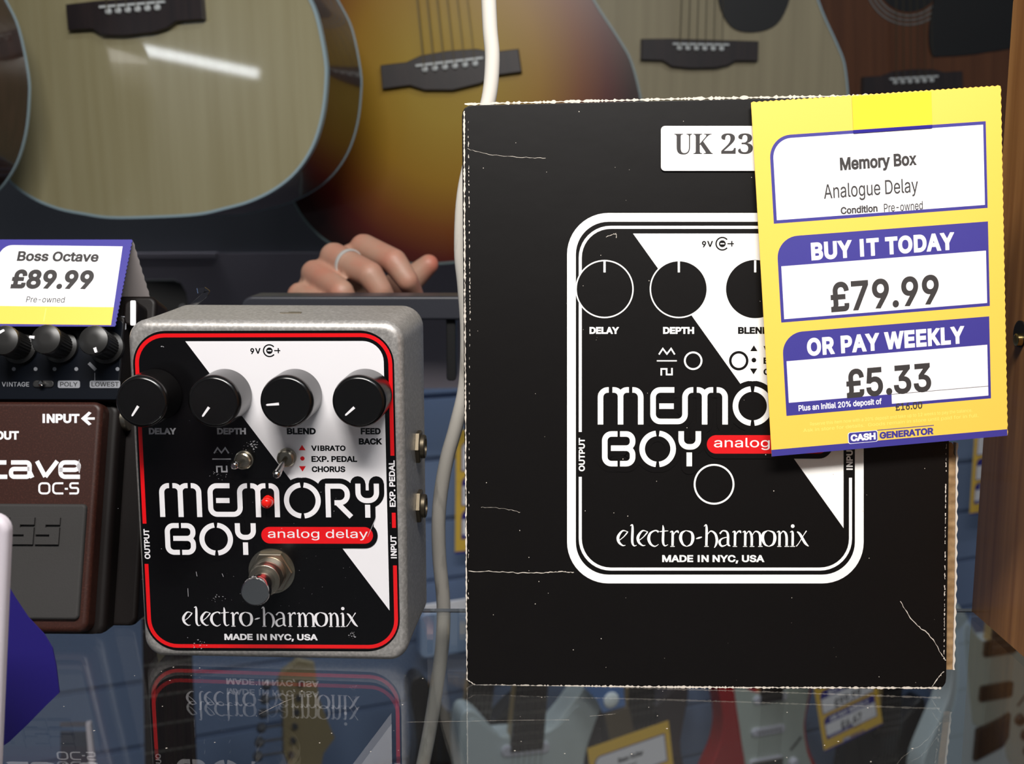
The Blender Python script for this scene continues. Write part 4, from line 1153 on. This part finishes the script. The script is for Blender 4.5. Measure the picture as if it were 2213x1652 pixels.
def electric(label, px, py, z, roll, bodym, guardm, pum, scale=1.0, mirror=False, yaw=WALL_YAW, pus=(20, 76, 145), hum=False, boardm=None, headm=None, bridge_dark=False, neck_len=480, roundhead=False):
    f = Frame(at(px, py, z), yaw, 0, roll); root = thing('electric_guitar', label, 'guitar', EG, f.mat())
    k = .001 * scale; mx = -1 if mirror else 1
    def sc(P): return [(x * k * mx, zz * k) for x, zz in P]
    def sp(P): return [(p.x, p.y) for p in spline(sc(P), 4, True)]
    ol = sp(EO); b = MB(); b.prism(ol, 0, .042 * scale, .006 * scale); b.build('body', bodym, root, smooth=50)
    b = MB(); b.prism(sp(EP), -.0022, .0001, .0006); pg = b.build('pickguard', guardm, root, smooth=40)
    for zz in pus:
        b = MB(); hh = 16 if hum else 8.5
        b.rbox(-.0415 * scale, .0415 * scale, -.010, -.001, (zz - hh) * k, (zz + hh) * k, .0015, 2, corner=hh * k * .95 if not hum else .006); p = b.build('pickup', pum, root)
        if not hum:
            b = MB()
            for q in range(6): b.lathe([(.0026 * scale, .0098), (.0026 * scale, .0106)], ((-26 + q * 10.4) * k, 0, zz * k), (0, -1, 0), 10)
            b.build('pole_pieces', M_BLACK if pum is M_PU_WHITE else M_NICKEL, p)
    b = MB()
    if bridge_dark: b.prism(sc([(-40, -78), (30, -58), (42, -40), (40, 10), (20, 2), (-40, -14)]), -.012, 0, .001)
    else: b.prism(sc([(-40, -20), (40, -20), (40, 10), (-40, 10)]), -.012, 0, .001)
    b.build('bridge', M_PU_BLACK if bridge_dark else M_NICKEL, root, smooth=30)
    for zz, x in ((-10, 72), (-45, 92), (-80, 104)):
        b = MB(); b.lathe([(.0125 * scale, .001), (.011 * scale, .009), (.009 * scale, .013), (.008 * scale, .0135)], (x * k * mx, 0, zz * k), (0, -1, 0), 20); b.build('control_knob', pum, root)
    b = MB(); b.prism(sc([(62, 20), (66, 17), (92, 44), (88, 48)]), -.003, 0, .0004); b.build('selector', M_PU_BLACK, root, smooth=0)
    z0 = 158; z1 = 165 + neck_len
    b = MB(); b.prism(sc([(-28, z0 - 16), (28, z0 - 16), (21, z1), (-21, z1)]), -.012 * scale, -.005 * scale, .001); fbd = b.build('fretboard', boardm or M_ROSEWOOD, root, smooth=30)
    b = MB()
    for q in range(18):
        zz = z1 - (z1 - z0 + 16) * (1 - 2 ** (-q / 10.0)) / (1 - 2 ** (-18 / 10.0)); w_ = 21 + 7 * (z1 - zz) / (z1 - z0 + 16)
        b.box(-w_ * k, w_ * k, -.0128 * scale, -.0118 * scale, (zz - .9) * k, (zz + .9) * k)
    b.prism(sc([(-20, z0 - 14), (20, z0 - 14), (18, z1 - 2), (-18, z1 - 2)]), -.0119 * scale, -.0112 * scale)
    b.build('frets', M_FRET, fbd, smooth=0)
    b = MB(); b.prism(sc([(-27, z0 - 10), (27, z0 - 10), (20.5, z1), (-20.5, z1)]), -.006 * scale, .014 * scale, 0); b.build('neck', M_MAPLE, root, smooth=30)
    hs = [(-21, z1), (21, z1), (26, z1 + 30), (44, z1 + 52), (34, z1 + 78), (20, z1 + 120), (14, z1 + 175), (-10, z1 + 184), (-34, z1 + 168), (-42, z1 + 150), (-34, z1 + 120), (-34, z1 + 40)]
    if roundhead:
        hs = [(-24, z1)] + [(-30, z1 + 30), (-30, z1 + 150)] + [(-18 - 12 * math.cos(R(t)), z1 + 158 + 24 * math.sin(R(t))) for t in (0, 30, 60, 90)] + [(18 + 12 * math.sin(R(t)), z1 + 158 + 24 * math.cos(R(t))) for t in (0, 30, 60, 90)] + [(30, z1 + 30), (24, z1)]
    b = MB(); b.prism(sc(hs), -.004 * scale, .010 * scale, .0012); hd = b.build('headstock', headm or M_MAPLE, root, smooth=40)
    for q in range(6):
        b = MB(); c = ((-24 + q * 3) * k * mx, 0, (z1 + 40 + q * 22) * k); b.lathe([(.0035 * scale, .003), (.0035 * scale, .012), (.0045 * scale, .013)], c, (0, -1, 0), 12)
        b.lathe([(.002 * scale, -.012),(.002 * scale, .02 * scale), (.002 * scale, .03 * scale), (.007 * scale, .032 * scale), (.008 * scale, .040 * scale), (.004 * scale, .044 * scale)], (c[0] - mx * .012, .003, c[2]), (-mx, 0, 0), 10); b.build('tuner', mat('dim_steel', rgb(116, 116, 120), .42, .7), hd)
    for q in range(6):
        x = (-26 + q * 10.4) * k; b = MB(); b.tube([(x, -.015, 0), (x * .7, -.015 * scale, z1 * k)], .0006, 5); b.build('string', M_NICKEL, root)
    # chrome wall hook above the head
    return root


def wall_z(px): return 2.35 / (1 - (px - CX) / F_PX * math.tan(R(-WALL_YAW)))


g1 = electric('pale white electric guitar with black pole pieces seen under the left of the black box', 1118, 1800, 2.16, -5, M_EWHITE, M_EWHITE, M_PU_WHITE, 1.2, mirror=True, pus=(20, 76, 142))
g2 = electric('red electric guitar with a white pickguard seen below the middle of the black box', 1652, 1652, 2.44, -2, M_ERED, M_PG_WHITE, M_PU_WHITE, 1.02, pus=(6, 76, 148))
g3 = electric('pale white electric guitar with black pickups below the wooden case', 2142, 1558, 2.64, -2, M_EWHITE, M_MINT, M_PU_BLACK, 1.2, pus=(60, 152), hum=True, bridge_dark=True)
g4 = electric('maple headstock guitar seen through the shelf below the silver pedal', 672, 2490, 2.05, -1, M_EWHITE, M_PG_WHITE, M_PU_WHITE, 1.15, headm=mat('aged_maple', rgb(150, 136, 104), .4))
M_EBLACK = mat('black_lacquer', rgb(20, 18, 20), .3, coat=.4)
M_EGREY = mat('smoke_lacquer', rgb(66, 58, 60), .35, coat=.3)
electric('black electric guitar behind the white cable, seen through the glass shelf', 1000, 1735, 2.2, -9, M_EBLACK, M_EBLACK, M_PU_BLACK, 1.0)
electric('smoky dark guitar between the pale white and the red guitars below the black box', 1372, 1700, 2.41, -2, M_EGREY, M_EGREY, M_PU_BLACK, 1.08)
electric('black electric guitar behind the six pound sixty seven price card', 1905, 1710, 2.64, -2, M_EBLACK, M_EBLACK, M_PU_BLACK, 1.0)
g7 = electric('long dark guitar neck with a rounded black head behind the silver pedal', 388, 2263, 1.5, -1, M_EBLACK, M_EBLACK, M_PU_BLACK, 1.25, headm=M_BLACK, roundhead=True)


def head_script():
    f = Frame(at(377, 645, 1.5), WALL_YAW); a = Art([mat('dim_grey_ink', rgb(120, 120, 124), .6)]); m = a.mats[0]
    a.cal([(362, 652, 1), (366, 640, 2), (372, 640, 2.4), (370, 650, 2), (362, 650, 1)], m); a.cal([(364, 640, 2), (361, 662, 2)], m)
    a.cal([(374, 654, 1.4), (377, 650, 2), (379, 657, 2), (383, 650, 2), (385, 658, 1.4)], m); a.cal([(386, 658, 1.4), (389, 644, 2), (390, 657, 2), (394, 652, 2), (397, 658, 1.4)], m)
    hd = [c for c in g7.children if c.name.startswith('headstock')][0]; inv = g7.matrix_world.inverted()
    loc = lambda x, y: ((inv @ (f.O + f.U * f.loc(x, y)[0] + f.V * f.loc(x, y)[1])).x, (inv @ (f.O + f.U * f.loc(x, y)[0] + f.V * f.loc(x, y)[1])).z)
    o = a.build('script_mark', hd, loc, -.0056); o['label'] = 'faint grey script'


bpy.context.view_layer.update()
head_script()


def strap():
    z = 2.1; f = Frame(at(1325, 1510, z), WALL_YAW, 0, 0); r = thing('guitar_strap', 'pale blue strap with a round white button hanging below the black box', 'strap', m=f.mat())
    L = lambda x, y: f.loc(x, y)
    b = MB(); b.prism([L(1235, 1380), L(1262, 1490), L(1290, 1518), L(1303, 1545), L(1352, 1530), L(1346, 1490), L(1330, 1380)][::-1], 0, .003, 0); b.build('webbing', M_STRAP, r, smooth=0)
    b = MB(); b.prism([L(1308, 1552), L(1318, 1600), L(1330, 1660), L(1388, 1660), L(1372, 1590), L(1360, 1534)][::-1], .001, .005, 0); b.build('leather_end', M_LEATHER, r, smooth=0)
    c = L(1320, 1517); b = MB(); b.lathe([(.0155, 0), (.0155, .003), (.012, .006), (.004, .0075)], (c[0], 0, c[1]), (0, -1, 0), 28); b.build('button', mat('white_button', rgb(236, 244, 244), .3), r)
    b = MB(); c = L(1290, 1380); b.tube([(c[0], .25, c[1] + .02), (c[0], 0, c[1]), (c[0], -.02, c[1])], .003, 8); b.build('peg', M_CHROME, r)


strap()

CG = 'yellow price cards on the slatted wall'
T1 = ('Memory Box', (184, 126, 352, 160))


def wall_card(label, px, py, z, roll, w, title, sub, price, weekly, dep):
    f = Frame(at(px, py, z), WALL_YAW, 0, roll)
    return make_card('price_card', label, f, w, title, sub, price, weekly, dep, False, group=CG)


wall_card('tilted price card with its white panel showing beside the strap below the black box', 1373, 1718, 2.08, 8, .170, ('Bass Guitar', (184, 126, 352, 160)), ('Pre-owned', (186, 180, 300, 210)), '£99.99', '£6.67', '£20.00')
wall_card('price card reading six pounds sixty seven beside the red guitar', 1830, 1502, 2.3, 13, .152, ('Electric', (204, 126, 332, 160)), ('Guitar', (206, 180, 300, 210)), '£99.99', '£6.67', '£20.00')
wall_card('price card half hidden behind the left edge of the black box', 1075, 1058, 2.26, -1, .180, ('Guitar', (204, 126, 332, 160)), ('Strap', (206, 180, 300, 210)), '£9.99', '£0.67', '£2.00')
wall_card('price card between the black box and the wooden case', 2155, 1012, 2.70, 0, .155, ('Guitar', (204, 126, 332, 160)), ('Case', (206, 180, 300, 210)), '£49.99', '£3.33', '£10.00')

# pale guitar horn seen just behind the silver pedal's lower right
def packet():
    f = Frame(at(960, 1370, wall_z(960) - .06), WALL_YAW); r = thing('packet', 'pale blue packet on the slatted wall behind the white cable', 'packet', m=f.mat())
    (x0, z1), (x1, z0) = f.loc(908, 1334), f.loc(1075, 1404)
    b = MB(); b.rbox(x0, x1, 0, .03, z0, z1, .004, 3, corner=.012); b.build('pouch', mat('pale_blue_plastic', rgb(150, 172, 204), .4), r)
    b = MB(); b.rbox(x0 + .01, x1 - .01, .004, .008, z1 - .004, z1 + .022, .001, 2, corner=.004); b.build('hang_tab', M_CARD, r)


packet()
# acrylic label holder under the shelf, left
def holder():
    f = Frame(at(165, 1640, 1.2), -10); r = thing('label_holder', 'pale edged plastic label holder on the wall seen under the shelf at left', 'label holder', m=f.mat())
    L = lambda x, y: f.loc(x, y)
    b = MB(); b.prism([L(130, 1592), L(190, 1592), L(206, 1760), L(130, 1760)][::-1], .002, .004, 0); b.build('back', mat('slate_plastic', rgb(70, 74, 88), .4), r, smooth=0)
    b = MB(); b.prism([L(187, 1570), L(197, 1569), L(217, 1760), L(203, 1760)][::-1], -.004, .004, .0006); b.build('edge', M_WHITE_PLASTIC, r, smooth=0)
    b = MB(); b.prism([L(130, 1572), L(188, 1571), L(188, 1578), L(130, 1579)][::-1], 0, .004, 0); b.build('lip', mat('slate_lip', rgb(100, 98, 108), .4), r, smooth=0)


holder()


# ---------------------------------------------------------------- dark panel, rail and hand
def dark_panel():
    f = Frame(at(500, 600, 1.75), -8); r = thing('display_board', 'charcoal display board behind the hand with a thin ledge across it', 'board', m=f.mat())
    L = lambda x, y: f.loc(x, y)
    def rect(x0, y0, x1, y1): a, c = L(x0, y0), L(x1, y1); return a[0], c[0], c[1], a[1]
    x0, x1, z0, z1 = rect(-260, 552, 1040, 838)
    b = MB(); b.box(x0, x1, 0, .02, z0, z1); b.build('lower_panel', M_DARK_BOARD, r, smooth=0)
    x0, x1, z0, z1 = rect(-260, -400, 1040, 552)
    b = MB(); b.box(x0, x1, .01, .02, z0, z1); b.build('upper_panel', M_BLACK_BOARD, r, smooth=0)
    x0, x1, z0, z1 = rect(-260, 550, 470, 556)
    b = MB(); b.box(x0, x1, -.02, .01, z0, z1); b.build('ledge', M_DARK_BOARD, r, smooth=0)


dark_panel()


def counter_rail():
    f = Frame(at(760, 660, .66), 0); r = thing('counter_rail', 'dark grey rounded rail below the hand with a black bracket at its right end', 'rail', m=f.mat())
    L = lambda x, y: f.loc(x, y); x0, x1 = L(520, 650)[0], L(1030, 650)[0]; z0, z1 = L(700, 692)[1], L(700, 641)[1]
    b = MB(); b.rbox(x0, x1, 0, .03, z0, z1, .0016, 4, corner=.008); b.build('rail_bar', M_RAIL, r)
    xa, xb = L(963, 700)[0], L(984, 700)[0]; zb_ = L(970, 826)[1]
    b = MB(); b.rbox(xa, xb, .004, .024, zb_, z0 + .002, .001, 2, corner=.002); b.build('bracket', M_BLACK, r)


counter_rail()


def hand():
    z0 = .735
    def P(px, py, d=0): return at(px, py, z0 + d)
    root_p = P(700, 700, .03)
    root = thing('person', 'hand with a silver ring resting its fingers behind the dark rail', 'person', m=Matrix.Translation(root_p))
    b = MB()
    def chain(pts, rad):
        pts = [Vector(p) - root_p for p in pts]
        for i in range(len(pts) - 1):
            a, c = pts[i], pts[i + 1]; ra, rc = rad[i], rad[i + 1]; d = (c - a); n = max(2, int(d.length / .004))
            b.tube([a + d * (k / n) for k in range(n + 1)], [ra + (rc - ra) * k / n for k in range(n + 1)], 18)
        for p, r_ in zip(pts, rad): ball(p, r_)
    def ball(p, r_, n=14):
        lo = []
        for i in range(1, n):
            t = math.pi * i / n; lo.append([(p.x + r_ * math.sin(t) * math.cos(2 * math.pi * k / 18), p.y + r_ * math.sin(t) * math.sin(2 * math.pi * k / 18), p.z + r_ * math.cos(t)) for k in range(18)])
        b.loft(lo)
    mm = .001
    # index, middle (ringed), ring, little finger: knuckle -> tip
    I_ = [P(786, 536, .012), P(852, 566, -.012), P(880, 606, -.014), P(901, 648, .002)]
    M_ = [P(722, 556, .002), P(800, 594, -.028), P(822, 628, -.028), P(846, 668, -.018)]
    R_ = [P(680, 592, .002), P(738, 632, -.032), P(752, 664, -.030), P(764, 700, -.02)]
    L_ = [P(650, 640, -.006), P(690, 660, -.028), P(706, 688, -.026), P(716, 715, -.02)]
    chain(I_, [9.6 * mm, 8.6 * mm, 7.4 * mm, 5.8 * mm]); chain(M_, [9.8 * mm, 8.6 * mm, 7.6 * mm, 6.0 * mm]); chain(R_, [9.4 * mm, 8.2 * mm, 7.2 * mm, 5.8 * mm]); chain(L_, [8.6 * mm, 7.2 * mm, 6.4 * mm, 5.2 * mm])
    # back of the hand
    wr = [P(752, 650, .075), P(722, 664, .072), P(694, 680, .068)]
    for a, w_ in ((I_[0], wr[0]), (M_[0], wr[0]), (M_[0], wr[1]), (R_[0], wr[1]), (R_[0], wr[2]), (L_[0], wr[2])):
        chain([a, a.lerp(w_, .5), w_], [9.2 * mm, 11.5 * mm, 14 * mm])
    for a, c in ((I_[0], M_[0]), (M_[0], R_[0]), (R_[0], L_[0])):
        m_ = a.lerp(c, .5) + Vector((0, .006, -.003)); chain([m_, m_.lerp(wr[1], .6)], [8.6 * mm, 12 * mm])
    # thumb leaves the side of the palm beyond the index finger
    T_ = [P(770, 650, .055), P(842, 628, .042), P(890, 604, .034), P(926, 572, .030)]
    chain(T_, [13 * mm, 10.5 * mm, 9.4 * mm, 7.2 * mm])
    # wrist and forearm, dropping away behind the rail
    fa = [P(722, 664, .072), P(715, 720, .095), P(705, 850, .15), P(695, 1000, .21)]
    chain(fa, [24 * mm, 24 * mm, 32 * mm, 38 * mm])
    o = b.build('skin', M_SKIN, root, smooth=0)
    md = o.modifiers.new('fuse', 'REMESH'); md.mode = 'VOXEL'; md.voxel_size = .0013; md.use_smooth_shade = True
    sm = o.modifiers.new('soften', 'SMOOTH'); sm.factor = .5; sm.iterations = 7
    # ring
    t = .34; c = M_[0].lerp(M_[1], t + .08) - root_p; ax = (M_[1] - M_[0]).normalized()
    b = MB(); r0 = .0094
    b.lathe([(r0, -.0013), (r0 + .0009, -.001), (r0 + .0011, 0), (r0 + .0009, .001), (r0, .0013)], c, ax, 40, cap0=False, cap1=False); o = b.build('finger_ring', M_RING, root); o['label'] = 'plain silver ring on the middle finger'
    # index nail
    d = (I_[3] - I_[2]).normalized(); nrm = Vector((.55, -.75, .35)); nrm = (nrm - d * nrm.dot(d)).normalized(); sd = d.cross(nrm)
    c = I_[3] - root_p + nrm * .0050 - d * .001; lo = []
    for i in range(7):
        u = -1 + 2 * i / 6; lo.append([tuple(c + d * (u * .0055) + sd * (s_ * .0040 * (1 - .25 * u * u)) + nrm * (-.0016 * s_ * s_ + .0006 * (1 - u * u))) for s_ in (-1, -.5, 0, .5, 1)])
    b = MB(); b.loft(lo, False, False, closed=False); b.build('fingernail', M_NAIL, root)
    # dark sleeve on the forearm
    q = [Vector(p) - root_p for p in (P(713, 760, .112), P(705, 850, .15), P(695, 1010, .214))]
    b = MB(); b.tube(q, [.034, .040, .047], 24); b.build('sleeve', M_SLEEVE, root)


hand()
